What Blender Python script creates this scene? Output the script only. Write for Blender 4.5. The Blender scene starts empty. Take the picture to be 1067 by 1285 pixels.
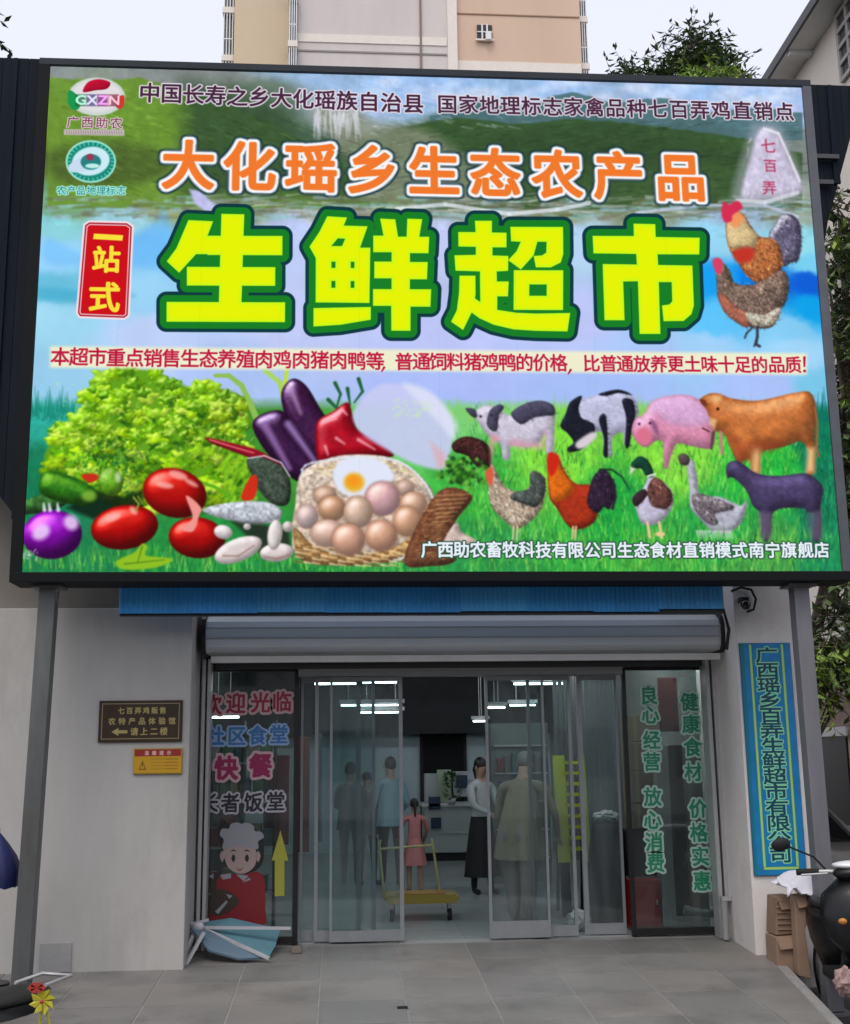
import bpy, bmesh, math, random
import numpy as np
from mathutils import Vector, Matrix, Euler
S = bpy.context.scene; COL = S.collection; PI = math.pi
random.seed(11)
# ------------------------------------------------------------------ camera
FPX, CX, CY, PSI, TH, RO, HC = 1495.0, 533.5, 642.5, math.radians(4.2), math.radians(11.6), 0.0125, 1.55
FW = Vector((math.sin(PSI) * math.cos(TH), math.cos(PSI) * math.cos(TH), math.sin(TH)))
R0 = Vector((math.cos(PSI), -math.sin(PSI), 0)); U0 = R0.cross(FW)
RR = R0 * math.cos(RO) - U0 * math.sin(RO); UU = U0 * math.cos(RO) + R0 * math.sin(RO)
cd = bpy.data.cameras.new('camera'); cam = bpy.data.objects.new('camera', cd); COL.objects.link(cam)
M3 = Matrix((RR, UU, -FW)).transposed(); cam.matrix_world = Matrix.Translation((0, 0, HC)) @ M3.to_4x4()
cd.sensor_fit = 'HORIZONTAL'; cd.sensor_width = 36; cd.lens = 36 * FPX / 1067; cd.clip_start = .05; cd.clip_end = 600
S.camera = cam
# ------------------------------------------------------------------ sky, sun, exposure (overcast day)
W = bpy.data.worlds.new('World'); S.world = W; W.use_nodes = True; wn = W.node_tree; wn.nodes.clear()
sky = wn.nodes.new('ShaderNodeTexSky'); sky.sky_type = 'NISHITA'; sky.sun_disc = False
SUN_EL, SUN_AZ = math.radians(58), math.radians(200)
sky.sun_elevation = SUN_EL; sky.sun_rotation = SUN_AZ; sky.dust_density = 4; sky.air_density = 1.2
b1 = wn.nodes.new('ShaderNodeBackground'); b1.inputs[1].default_value = .06; wn.links.new(sky.outputs[0], b1.inputs[0])
b2 = wn.nodes.new('ShaderNodeBackground'); b2.inputs[0].default_value = (.90, .90, 1.0, 1); b2.inputs[1].default_value = .88
ad = wn.nodes.new('ShaderNodeAddShader'); wn.links.new(b1.outputs[0], ad.inputs[0]); wn.links.new(b2.outputs[0], ad.inputs[1])
wo = wn.nodes.new('ShaderNodeOutputWorld'); wn.links.new(ad.outputs[0], wo.inputs[0])
sl = bpy.data.lights.new('sun', 'SUN'); sl.energy = .95; sl.angle = math.radians(25); sl.color = (1, .96, .88)
so = bpy.data.objects.new('sun', sl); COL.objects.link(so); so.location = (0, -5, 30)
sd_ = Vector((math.sin(SUN_AZ) * math.cos(SUN_EL), math.cos(SUN_AZ) * math.cos(SUN_EL), math.sin(SUN_EL)))
so.rotation_euler = sd_.to_track_quat('Z', 'Y').to_euler()
S.view_settings.view_transform = 'Standard'; S.view_settings.look = 'None'; S.view_settings.exposure = 0; S.view_settings.gamma = 1; S.view_settings.use_curve_mapping = False
S.render.engine = 'CYCLES'; S.cycles.max_bounces = 8; S.cycles.transparent_max_bounces = 24; S.cycles.use_denoising = True
S.cycles.sample_clamp_indirect = 4; S.cycles.caustics_reflective = False; S.cycles.caustics_refractive = False
# ------------------------------------------------------------------ photo measure -> place on a real plane
def ray(px, py): return FW + RR * ((px - CX) / FPX) + UU * ((CY - py) / FPX)
def P(px, py, Y):
    """x and z of the point seen at px, py on the upright plane y = Y"""
    d = ray(px, py); t = Y / d.y; return d.x * t, HC + d.z * t
SL = .055
def gz(Y): return -SL * max(0.0, 10.6 - Y)          # the forecourt falls gently towards the street
def PG(px, py, f=gz):
    d = ray(px, py); Y = 9.0
    for _ in range(60): Y = .5 * Y + .5 * d.y * (f(Y) - HC) / d.z
    return d.x * Y / d.y, Y, f(Y)
# ------------------------------------------------------------------ flat print: numpy painter
def lerp(a, b, t): return a + (b - a) * t
def col(*c): return np.array(c, dtype=np.float32) / 255.0
_rs = np.random.RandomState(7)
def vnoise(h, w, cell, seed):
    """smooth value noise, cell in pixels"""
    r = np.random.RandomState(seed)
    gh, gw = int(h / cell) + 3, int(w / cell) + 3
    g = r.rand(gh, gw).astype(np.float32)
    y = np.arange(h) / cell; x = np.arange(w) / cell
    yi = y.astype(int); xi = x.astype(int); fy = (y - yi)[:, None]; fx = (x - xi)[None, :]
    fy = fy * fy * (3 - 2 * fy); fx = fx * fx * (3 - 2 * fx)
    a = g[yi][:, xi]; b = g[yi][:, xi + 1]; c = g[yi + 1][:, xi]; d = g[yi + 1][:, xi + 1]
    return (a * (1 - fx) + b * fx) * (1 - fy) + (c * (1 - fx) + d * fx) * fy
def fbm(h, w, cell, seed, o=4):
    s = 0; t = 0; amp = 1.0
    for k in range(o):
        if cell < 1.2: break
        s = s + amp * vnoise(h, w, cell, seed + k); t += amp; amp *= 0.6; cell /= 2
    return (s / t).astype(np.float32)
def blur(a, r):
    r = int(round(r))
    if r < 1: return a
    for ax in (0, 1):
        for _ in range(2):
            p = np.pad(a, [(r + 1, r) if i == ax else (0, 0) for i in range(a.ndim)], mode='edge'); c = np.cumsum(p, axis=ax, dtype=np.float64)
            n = c.shape[ax]; a = ((np.take(c, range(2 * r + 1, n), ax) - np.take(c, range(0, n - 2 * r - 1), ax)) / (2 * r + 1)).astype(np.float32)
    return a
def dilate(m, r):
    while r > 0.3:
        q = min(r, 3.0); r -= q; k = int(math.ceil(q)); out = m.copy(); H, W = m.shape
        for dy in range(-k, k + 1):
            for dx in range(-k, k + 1):
                d = math.hypot(dx, dy)
                wgt = max(0.0, min(1.0, q - d + 0.7))
                if wgt <= 0 or (dx == 0 and dy == 0): continue
                ys, yd = (slice(0, H - dy), slice(dy, H)) if dy >= 0 else (slice(-dy, H), slice(0, H + dy))
                xs, xd = (slice(0, W - dx), slice(dx, W)) if dx >= 0 else (slice(-dx, W), slice(0, W + dx))
                np.maximum(out[yd, xd], m[ys, xs] * wgt, out=out[yd, xd])
        m = out
    return m
_gl = {}
def glyph_tris(ch):
    if ch not in _gl:
        cu = bpy.data.curves.new('glyph', 'FONT'); cu.body = ch; cu.size = 1.0
        ob = bpy.data.objects.new('glyph', cu); bpy.context.scene.collection.objects.link(ob)
        bpy.context.view_layer.update()
        me = ob.to_mesh(); me.calc_loop_triangles()
        v = np.array([tuple(p.co[:2]) for p in me.vertices], dtype=np.float32).reshape(-1, 2)
        t = np.array([tuple(q.vertices) for q in me.loop_triangles], dtype=int).reshape(-1, 3)
        _gl[ch] = v[t] if len(t) else np.zeros((0, 3, 2), np.float32)
        ob.to_mesh_clear(); bpy.data.objects.remove(ob); bpy.data.curves.remove(cu)
    return _gl[ch]
_gm = {}
def glyph_mask(ch, n):
    """coverage mask of a glyph, em square of n pixels with a 10 percent margin"""
    key = (ch, n)
    if key in _gm: return _gm[key]
    SS = 3; N = n * SS; M = int(N * 0.1); S = N + 2 * M
    m = np.zeros((S, S), bool); T = glyph_tris(ch)
    if len(T):
        cjk = ord(ch) > 0x2E80
        X = T[:, :, 0].copy(); Y = T[:, :, 1].copy()
        if not cjk: X += (1 - (X.max() + X.min())) / 2 - 0.5 + 0.5
        X = X * N + M; Y = M + (0.86 - Y) * N
        X = X * 0.96 + S * 0.02 if cjk else X
        for i in range(len(T)):
            x, y = X[i], Y[i]
            x0, x1, y0, y1 = int(max(0, x.min() - 1)), int(min(S, x.max() + 2)), int(max(0, y.min() - 1)), int(min(S, y.max() + 2))
            if x1 <= x0 or y1 <= y0: continue
            gx, gy = np.meshgrid(np.arange(x0, x1) + .5, np.arange(y0, y1) + .5)
            e = [(x[(k + 1) % 3] - x[k]) * (gy - y[k]) - (y[(k + 1) % 3] - y[k]) * (gx - x[k]) for k in range(3)]
            ins = ((e[0] >= -.01) & (e[1] >= -.01) & (e[2] >= -.01)) | ((e[0] <= .01) & (e[1] <= .01) & (e[2] <= .01))
            m[y0:y1, x0:x1] |= ins
    S2 = S // SS; m = m[:S2 * SS, :S2 * SS].astype(np.float32).reshape(S2, SS, S2, SS).mean((1, 3))
    _gm[key] = m
    return m
def smooth(pts, k=5):
    pts = [np.array(p, float) for p in pts]; n = len(pts); out = []
    for i in range(n):
        a, b, c, d = pts[i - 1], pts[i], pts[(i + 1) % n], pts[(i + 2) % n]
        for j in range(k):
            t = j / k
            out.append(0.5 * ((2 * b) + (c - a) * t + (2 * a - 5 * b + 4 * c - d) * t * t + (3 * b - a - 3 * c + d) * t ** 3))
    return np.array(out)
class Canvas:
    """a picture of w by h pixels; drawing units are given by the quad (its four corners in drawing units)"""
    def __init__(s, w, h, quad=None, bg=(255, 255, 255)):
        s.w, s.h = w, h; s.im = np.ones((h, w, 3), np.float32) * col(*bg); s.rs = np.random.RandomState(3)
        quad = quad or ((0, 0), (w, 0), (w, h), (0, h))
        src = [(0, 0), (w, 0), (w, h), (0, h)]
        s.M = s.hom(src, quad); s.I = s.hom(quad, src)
        gx, gy = np.meshgrid(np.arange(w) + .5, np.arange(h) + .5)
        q = s.M @ np.stack([gx.ravel(), gy.ravel(), np.ones(w * h)])
        s.X = (q[0] / q[2]).reshape(h, w).astype(np.float32); s.Y = (q[1] / q[2]).reshape(h, w).astype(np.float32)
        s.sc = w / abs(quad[1][0] - quad[0][0])
    @staticmethod
    def hom(a, b):
        A = []; B = []
        for (x, y), (u, v) in zip(a, b):
            A += [[x, y, 1, 0, 0, 0, -u * x, -u * y], [0, 0, 0, x, y, 1, -v * x, -v * y]]; B += [u, v]
        return np.append(np.linalg.solve(np.array(A, float), np.array(B, float)), 1).reshape(3, 3)
    def tc(s, x, y):
        q = s.I @ np.array([x, y, 1.0]); return q[0] / q[2], q[1] / q[2]
    def box(s, x0, y0, x1, y1, pad=3):
        c = [s.tc(x, y) for x in (x0, x1) for y in (y0, y1)]
        a = max(0, int(min(p[0] for p in c) - pad)); b = min(s.w, int(max(p[0] for p in c) + pad) + 1)
        d = max(0, int(min(p[1] for p in c) - pad)); e = min(s.h, int(max(p[1] for p in c) + pad) + 1)
        return slice(d, max(d, e)), slice(a, max(a, b))
    def put(s, reg, m, c, alpha=1.0):
        m = (np.clip(m, 0, 1) * alpha)[..., None]; s.im[reg] = s.im[reg] * (1 - m) + c * m
    def sd(s, pts, reg):
        """signed distance, positive inside"""
        X, Y = s.X[reg], s.Y[reg]; best = np.full(X.shape, 1e9, np.float32); ins = np.zeros(X.shape, bool); n = len(pts)
        for i in range(n):
            (x0, y0), (x1, y1) = pts[i], pts[(i + 1) % n]; dx, dy = x1 - x0, y1 - y0; L = dx * dx + dy * dy + 1e-9
            px, py = X - x0, Y - y0; t = np.clip((px * dx + py * dy) / L, 0, 1)
            best = np.minimum(best, (px - t * dx) ** 2 + (py - t * dy) ** 2)
            if y0 != y1: ins ^= ((y0 > Y) != (y1 > Y)) & (X < (x1 - x0) * (Y - y0) / (y1 - y0) + x0)
        d = np.sqrt(best); return np.where(ins, d, -d)
    def _r(s, pts, pad=3):
        p = np.array(pts); return s.box(p[:, 0].min(), p[:, 1].min(), p[:, 0].max(), p[:, 1].max(), pad)
    def poly(s, pts, c, soft=.6, alpha=1.0, sm=False, grow=0.0):
        if sm: pts = smooth(pts)
        reg = s._r(pts, 3 + (grow + soft) * s.sc); d = s.sd(pts, reg) + grow
        s.put(reg, d / (2 * soft) + .5, col(*c), alpha); return reg, d
    def blob(s, pts, base, R=10, dark=.35, lite=None, tex=.12, cell=5, sm=True, soft=.7, spec=.0, seed=1, light=(-.45, -.6, .66), alpha=1.0):
        """a painted round body with a soft edge shade"""
        if sm: pts = smooth(pts)
        reg = s._r(pts, 4); d = s.sd(pts, reg)
        if d.size == 0: return
        t = np.clip(d / R, 0, 1); gy, gx = np.gradient(np.clip(d, -1, R + 2))
        g = np.sqrt(gx * gx + gy * gy) + 1e-6; k = (1 - t); nx, ny = -gx / g * k, -gy / g * k; nz = np.sqrt(np.clip(1 - k * k, 0, 1))
        sh = np.clip(nx * light[0] + ny * light[1] + nz * light[2], 0, 1) / .85
        sh = blur(sh.astype(np.float32), min(R * .22, 4) * s.sc)
        n = fbm(*d.shape, max(2, cell * s.sc), seed + int(pts[0][0] * 7) % 97, 3) - .5
        c = col(*base) * (dark + (1 - dark) * sh)[..., None]
        if lite is not None: c = lerp(c, col(*lite), np.clip(sh - .75, 0, 1)[..., None] * 2.4)
        c = c * (1 + tex * 2.4 * n)[..., None] + (spec * np.clip(sh - .96, 0, 1) * 12)[..., None]
        s.put(reg, d / (2 * soft) + .5, np.clip(c, 0, 1), alpha)
    def fur(s, pts, n, L=4, ang=.9, jit=.6, lo=.68, hi=1.3, w=.9, alpha=.7):
        """short strokes inside a shape, each a lighter or darker touch of the colour already there"""
        q = smooth(pts); x0, y0 = q.min(0); x1, y1 = q.max(0); xn, yn = np.roll(q[:, 0], -1), np.roll(q[:, 1], -1); R = s.rs
        for _ in range(n):
            x, y = R.uniform(x0, x1), R.uniform(y0, y1)
            if not np.sum(((q[:, 1] > y) != (yn > y)) & (x < (xn - q[:, 0]) * (y - q[:, 1]) / (yn - q[:, 1] + 1e-9) + q[:, 0])) % 2: continue
            u, v = s.tc(x, y); u, v = int(u), int(v)
            if not (0 <= u < s.w and 0 <= v < s.h): continue
            c = np.clip(s.im[v, u] * R.uniform(lo, hi) + (.05 if R.rand() < .2 else 0), 0, 1); a = ang + R.uniform(-jit, jit); l = L * R.uniform(.5, 1.3)
            s.line(x, y, x + l * math.cos(a), y + l * math.sin(a), w, w * .4, c, alpha, .45)
    def ell(s, cx, cy, rx, ry=None, c=(0, 0, 0), a=0, **k):
        ry = ry or rx; pts = [(cx + rx * math.cos(t) * math.cos(a) - ry * math.sin(t) * math.sin(a), cy + rx * math.cos(t) * math.sin(a) + ry * math.sin(t) * math.cos(a)) for t in [i * math.pi / 12 for i in range(24)]]
        if 'R' in k or 'spec' in k: s.blob(pts, c, sm=False, **k)
        else: s.poly(pts, c, **k)
    def line(s, x0, y0, x1, y1, w0, w1, c, alpha=1.0, soft=.5):
        reg = s.box(min(x0, x1), min(y0, y1), max(x0, x1), max(y0, y1), 3 + max(w0, w1) * s.sc)
        X, Y = s.X[reg], s.Y[reg]; dx, dy = x1 - x0, y1 - y0; t = np.clip(((X - x0) * dx + (Y - y0) * dy) / (dx * dx + dy * dy + 1e-9), 0, 1)
        d = lerp(w0, w1, t) * .5 - np.hypot(X - x0 - t * dx, Y - y0 - t * dy)
        s.put(reg, d / (2 * soft) + .5, c if isinstance(c, np.ndarray) else col(*c), alpha)
    def path(s, pts, w, c, alpha=1.0, taper=1.0):
        for i in range(len(pts) - 1):
            a = w * lerp(1, taper, i / (len(pts) - 1)); b = w * lerp(1, taper, (i + 1) / (len(pts) - 1))
            s.line(*pts[i], *pts[i + 1], a, b, c, alpha)
    def idw(s, P, reg=None, p=2.5, mixn=.0, cell=30, seed=5, ax=1.0, mask=None):
        """scattered colour points blended smoothly"""
        reg = reg or (slice(0, s.h), slice(0, s.w)); X = s.X[reg]; Y = s.Y[reg]
        n1 = (fbm(*X.shape, cell * s.sc, seed) - .5) * mixn; n2 = (fbm(*X.shape, cell * s.sc, seed + 9) - .5) * mixn
        X = X + n1; Y = Y + n2; num = 0; den = 0
        for x, y, *c in P:
            w = (((X - x) * ax) ** 2 + (Y - y) ** 2 + 4.0) ** (-p / 2 * 1.6); num = num + w[..., None] * col(*c); den = den + w
        out = num / den[..., None]
        s.put(reg, mask if mask is not None else np.ones(X.shape), out)
    def tint(s, reg, amt, cell, seed=11, ax=1.0):
        n = fbm(*s.X[reg].shape, cell * s.sc, seed) - .5; s.im[reg] = np.clip(s.im[reg] * (1 + amt * n[..., None]), 0, 1)
    def textmask(s, items, bold):
        """items: (char, cx, cy, size) in drawing units"""
        m = np.zeros((s.h, s.w), np.float32); x0 = y0 = 10 ** 9; x1 = y1 = 0
        for it in items:
            ch, cx, cy, sz = it[:4]; stretch = it[4] if len(it) > 4 else 1.0
            n = max(6, int(round(sz * s.sc))); g = glyph_mask(ch, n)
            if stretch != 1.0:
                idx = np.clip((np.arange(int(g.shape[1] * stretch)) / stretch).astype(int), 0, g.shape[1] - 1); g = g[:, idx]
            u, v = s.tc(cx, cy); a = int(round(u - g.shape[1] / 2)); b = int(round(v - g.shape[0] / 2))
            aa, bb = max(0, a), max(0, b); cc, dd = min(s.w, a + g.shape[1]), min(s.h, b + g.shape[0])
            if cc <= aa or dd <= bb: continue
            np.maximum(m[bb:dd, aa:cc], g[bb - b:dd - b, aa - a:cc - a], out=m[bb:dd, aa:cc])
            x0, y0, x1, y1 = min(x0, aa), min(y0, bb), max(x1, cc), max(y1, dd)
        return m, x0, y0, x1, y1
    def text(s, items, c, bold=0, outs=(), tex=0):
        """outs: (radius, colour) outermost first"""
        m, x0, y0, x1, y1 = s.textmask(items, bold); pad = int((bold + (max([o[0] for o in outs]) if outs else 0)) * s.sc) + 4
        reg = (slice(max(0, y0 - pad), min(s.h, y1 + pad)), slice(max(0, x0 - pad), min(s.w, x1 + pad))); m = m[reg]
        b = dilate(m, bold * s.sc) if bold else m; cur = b; layers = []
        rr = 0
        for r, oc in sorted(outs, key=lambda o: o[0]):
            cur = dilate(cur, (r - rr) * s.sc); rr = r; layers.append((cur, oc))
        for q, oc in layers[::-1]: s.put(reg, q, col(*oc))
        s.put(reg, b, col(*c))
    def image(s, name):
        im = bpy.data.images.new(name, s.w, s.h); a = np.ones((s.h, s.w, 4), np.float32); a[..., :3] = np.clip(s.im, 0, 1)[::-1]
        im.pixels.foreach_set(a.ravel()); im.update(); im.pack(); return im
def row(txt, x0, y0, x1, y1, size, st=1.0):
    """characters spread from the first centre to the last centre"""
    n = len(txt); return [(ch, lerp(x0, x1, i / max(1, n - 1)), lerp(y0, y1, i / max(1, n - 1)), size, st) for i, ch in enumerate(txt) if ch != ' ']
# ------------------------------------------------------------------ materials
def mat(name, c, rough=.6, metal=0.0, spec=.5, bump=0, bscale=30, var=.0, vscale=3, streak=0, emit=None, es=1.0, coat=0, dirt=None, dscale=2.0):
    m = bpy.data.materials.get(name)
    if m: return m
    m = bpy.data.materials.new(name); m.use_nodes = True; n = m.node_tree; L = n.links; b = n.nodes['Principled BSDF']
    b.inputs['Base Color'].default_value = (*c, 1); b.inputs['Roughness'].default_value = rough; b.inputs['Metallic'].default_value = metal
    b.inputs['Specular IOR Level'].default_value = spec; b.inputs['Coat Weight'].default_value = coat
    co = n.nodes.new('ShaderNodeTexCoord'); src = co.outputs['Object']
    if streak:
        mp = n.nodes.new('ShaderNodeMapping'); mp.inputs['Scale'].default_value = (1, 1, 1 / streak) if streak > 0 else (1 / -streak, 1, 1); L.new(src, mp.inputs[0]); src = mp.outputs[0]
    if var or dirt:
        t = n.nodes.new('ShaderNodeTexNoise'); t.inputs['Scale'].default_value = vscale; t.inputs['Detail'].default_value = 8; t.inputs['Roughness'].default_value = .65; L.new(src, t.inputs['Vector'])
        mx = n.nodes.new('ShaderNodeMix'); mx.data_type = 'RGBA'
        mx.inputs[6].default_value = (*[max(0, v * (1 - var)) for v in c], 1); mx.inputs[7].default_value = (*[min(1, v * (1 + var)) for v in c], 1)
        rp = n.nodes.new('ShaderNodeMapRange'); rp.inputs[1].default_value = .3; rp.inputs[2].default_value = .7; L.new(t.outputs[0], rp.inputs[0]); L.new(rp.outputs[0], mx.inputs[0]); out = mx.outputs[2]
        if dirt:
            t2 = n.nodes.new('ShaderNodeTexNoise'); t2.inputs['Scale'].default_value = dscale; t2.inputs['Detail'].default_value = 10; t2.inputs['Roughness'].default_value = .7; L.new(src, t2.inputs['Vector'])
            r2 = n.nodes.new('ShaderNodeMapRange'); r2.inputs[1].default_value = .52; r2.inputs[2].default_value = .75; r2.inputs[4].default_value = .7; L.new(t2.outputs[0], r2.inputs[0])
            m2 = n.nodes.new('ShaderNodeMix'); m2.data_type = 'RGBA'; L.new(out, m2.inputs[6]); m2.inputs[7].default_value = (*dirt, 1); L.new(r2.outputs[0], m2.inputs[0]); out = m2.outputs[2]
        L.new(out, b.inputs['Base Color'])
    if bump:
        t = n.nodes.new('ShaderNodeTexNoise'); t.inputs['Scale'].default_value = bscale; t.inputs['Detail'].default_value = 6; L.new(co.outputs['Object'], t.inputs['Vector'])
        bp = n.nodes.new('ShaderNodeBump'); bp.inputs['Strength'].default_value = bump; bp.inputs['Distance'].default_value = .01; L.new(t.outputs[0], bp.inputs['Height']); L.new(bp.outputs[0], b.inputs['Normal'])
    if emit: b.inputs['Emission Color'].default_value = (*emit, 1); b.inputs['Emission Strength'].default_value = es
    return m
def glassmat(name, tint=(.86, .93, .93), refl=.10, haze=.05):
    m = bpy.data.materials.new(name); m.use_nodes = True; n = m.node_tree; L = n.links; n.nodes.clear()
    tr = n.nodes.new('ShaderNodeBsdfTransparent'); tr.inputs[0].default_value = (*tint, 1)
    gl = n.nodes.new('ShaderNodeBsdfGlossy'); gl.inputs['Roughness'].default_value = .03
    df = n.nodes.new('ShaderNodeBsdfDiffuse'); df.inputs[0].default_value = (.62, .7, .7, 1)
    fr = n.nodes.new('ShaderNodeFresnel'); fr.inputs[0].default_value = 1.5
    ad = n.nodes.new('ShaderNodeMath'); ad.operation = 'ADD'; ad.inputs[1].default_value = refl - .04; L.new(fr.outputs[0], ad.inputs[0])
    m1 = n.nodes.new('ShaderNodeMixShader'); L.new(ad.outputs[0], m1.inputs[0]); L.new(tr.outputs[0], m1.inputs[1]); L.new(gl.outputs[0], m1.inputs[2])
    co = n.nodes.new('ShaderNodeTexCoord'); mp = n.nodes.new('ShaderNodeMapping'); mp.inputs['Scale'].default_value = (6, 1, .7); L.new(co.outputs['Object'], mp.inputs[0])
    t = n.nodes.new('ShaderNodeTexNoise'); t.inputs['Scale'].default_value = 1.6; t.inputs['Detail'].default_value = 7; L.new(mp.outputs[0], t.inputs['Vector'])
    r = n.nodes.new('ShaderNodeMapRange'); r.inputs[1].default_value = .35; r.inputs[2].default_value = .75; r.inputs[3].default_value = haze * .4; r.inputs[4].default_value = haze * 2; L.new(t.outputs[0], r.inputs[0])
    m2 = n.nodes.new('ShaderNodeMixShader'); L.new(r.outputs[0], m2.inputs[0]); L.new(m1.outputs[0], m2.inputs[1]); L.new(df.outputs[0], m2.inputs[2])
    o = n.nodes.new('ShaderNodeOutputMaterial'); L.new(m2.outputs[0], o.inputs[0]); return m
def printmat(name, img, rough=.4, es=0.0):
    m = bpy.data.materials.new(name); m.use_nodes = True; n = m.node_tree; L = n.links; b = n.nodes['Principled BSDF']; b.inputs['Roughness'].default_value = rough
    t = n.nodes.new('ShaderNodeTexImage'); t.image = img; t.extension = 'EXTEND'; uv = n.nodes.new('ShaderNodeUVMap'); L.new(uv.outputs[0], t.inputs[0])
    if es:
        b.inputs['Base Color'].default_value = (0, 0, 0, 1); b.inputs['Specular IOR Level'].default_value = .0; L.new(t.outputs[0], b.inputs['Emission Color']); b.inputs['Emission Strength'].default_value = es
    else: L.new(t.outputs[0], b.inputs['Base Color'])
    return m
def emis(name, c, s):
    return mat(name, c, emit=c, es=s)
# ------------------------------------------------------------------ mesh helper: each build() is ONE object
class MB:
    def __init__(s): s.v = []; s.f = []; s.mi = []; s.k = 0; s.smooth = []
    def add(s, vs, fs, sm=False):
        o = len(s.v); s.v += [tuple(v) for v in vs]; s.f += [tuple(o + i for i in f) for f in fs]; s.mi += [s.k] * len(fs); s.smooth += [sm] * len(fs); return s
    def box(s, x0, x1, y0, y1, z0, z1):
        vs = [(x, y, z) for z in (z0, z1) for y in (y0, y1) for x in (x0, x1)]
        return s.add(vs, [(0, 2, 3, 1), (4, 5, 7, 6), (0, 1, 5, 4), (2, 6, 7, 3), (0, 4, 6, 2), (1, 3, 7, 5)])
    def bar(s, a, b, w, h=None, up=(0, 0, 1)):
        """a square bar from a to b"""
        h = h or w; a = Vector(a); b = Vector(b); d = (b - a).normalized(); u = Vector(up)
        if abs(d.dot(u)) > .97: u = Vector((0, 1, 0))
        r = d.cross(u).normalized() * w / 2; u = r.cross(d).normalized() * h / 2
        vs = [p + i * r + j * u for p in (a, b) for i, j in ((-1, -1), (1, -1), (1, 1), (-1, 1))]
        return s.add(vs, [(0, 1, 2, 3), (7, 6, 5, 4), (0, 4, 5, 1), (1, 5, 6, 2), (2, 6, 7, 3), (3, 7, 4, 0)])
    def tube(s, pts, r, n=8, caps=True):
        pts = [Vector(p) for p in pts]; rs = r if isinstance(r, (list, tuple)) else [r] * len(pts); vs = []; u = None
        for i, p in enumerate(pts):
            d = (pts[min(i + 1, len(pts) - 1)] - pts[max(i - 1, 0)]).normalized()
            if u is None: u = d.orthogonal().normalized()
            u = (u - d * u.dot(d)).normalized(); w = d.cross(u)
            vs += [p + (u * math.cos(2 * PI * k / n) + w * math.sin(2 * PI * k / n)) * rs[i] for k in range(n)]
        fs = [(i * n + k, i * n + (k + 1) % n, (i + 1) * n + (k + 1) % n, (i + 1) * n + k) for i in range(len(pts) - 1) for k in range(n)]
        s.add(vs, fs, True)
        if caps: s.add(vs[:n], [tuple(range(n))[::-1]]); s.add(vs[-n:], [tuple(range(n))])
        return s
    def lathe(s, prof, n=20, c=(0, 0, 0), axis='Z'):
        vs = []
        for r, z in prof:
            for k in range(n):
                a = 2 * PI * k / n; x, y = r * math.cos(a), r * math.sin(a)
                q = {'Z': (x, y, z), 'X': (z, x, y), 'Y': (x, z, y)}[axis]; vs.append((q[0] + c[0], q[1] + c[1], q[2] + c[2]))
        return s.add(vs, [(i * n + k, i * n + (k + 1) % n, (i + 1) * n + (k + 1) % n, (i + 1) * n + k) for i in range(len(prof) - 1) for k in range(n)], True)
    def ell(s, c, r, n=12, m=8, rot=None):
        vs = []; q = Euler(rot).to_matrix() if rot else None
        for i in range(m + 1):
            for k in range(n):
                a, b = PI * i / m, 2 * PI * k / n; v = Vector((r[0] * math.sin(a) * math.cos(b), r[1] * math.sin(a) * math.sin(b), r[2] * math.cos(a)))
                if q: v = q @ v
                vs.append(v + Vector(c))
        return s.add(vs, [(i * n + k, i * n + (k + 1) % n, (i + 1) * n + (k + 1) % n, (i + 1) * n + k) for i in range(m) for k in range(n)], True)
    def prism(s, poly, y0, y1):
        """polygon of (x, z) extruded from y0 to y1"""
        n = len(poly); vs = [(x, y0, z) for x, z in poly] + [(x, y1, z) for x, z in poly]
        return s.add(vs, [tuple(range(n)), tuple(range(2 * n - 1, n - 1, -1))] + [(i, i + n, (i + 1) % n + n, (i + 1) % n) for i in range(n)])
    def prismx(s, poly, x0, x1):
        """polygon of (y, z) extruded along x"""
        n = len(poly); vs = [(x0, y, z) for y, z in poly] + [(x1, y, z) for y, z in poly]
        return s.add(vs, [tuple(range(n)), tuple(range(2 * n - 1, n - 1, -1))] + [(i, (i + 1) % n, (i + 1) % n + n, i + n) for i in range(n)])
    def build(s, name, m, parent=None, bevel=0, fix=True, uv=None):
        me = bpy.data.meshes.new(name); org = Vector((0, 0, 0))
        vv = s.v
        if parent is None and vv:
            a = np.array(vv); org = Vector(((a[:, 0].min() + a[:, 0].max()) / 2, (a[:, 1].min() + a[:, 1].max()) / 2, a[:, 2].min()))
        elif parent is not None: org = None
        if org is None: me.from_pydata([tuple(v) for v in vv], [], s.f)
        else: me.from_pydata([tuple(Vector(v) - org) for v in vv], [], s.f)
        me.polygons.foreach_set('material_index', s.mi); me.polygons.foreach_set('use_smooth', s.smooth)
        for q in (m if isinstance(m, (list, tuple)) else [m]): me.materials.append(q)
        if fix:
            bm = bmesh.new(); bm.from_mesh(me); bmesh.ops.recalc_face_normals(bm, faces=bm.faces); bm.to_mesh(me); bm.free()
        if uv:
            ul = me.uv_layers.new(name='UVMap')
            for i, c in enumerate(uv): ul.data[i].uv = c
        me.update(); o = bpy.data.objects.new(name, me); COL.objects.link(o)
        if org is not None: o.location = org
        if parent is not None:
            o.parent = parent; o.matrix_parent_inverse = Matrix.Identity(4); o.location = -wloc(parent) if not getattr(s, 'local', False) else (0, 0, 0)
        if bevel:
            b = o.modifiers.new('bevel', 'BEVEL'); b.width = bevel; b.segments = 2; b.limit_method = 'ANGLE'
        return o
def wloc(o):
    v = Vector((0, 0, 0))
    while o is not None: v += Vector(o.location); o = o.parent
    return v
def tag(o, label=None, cat=None, group=None, kind=None):
    if label: o['label'] = label
    if cat: o['category'] = cat
    if group: o['group'] = group
    if kind: o['kind'] = kind
    return o
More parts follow.
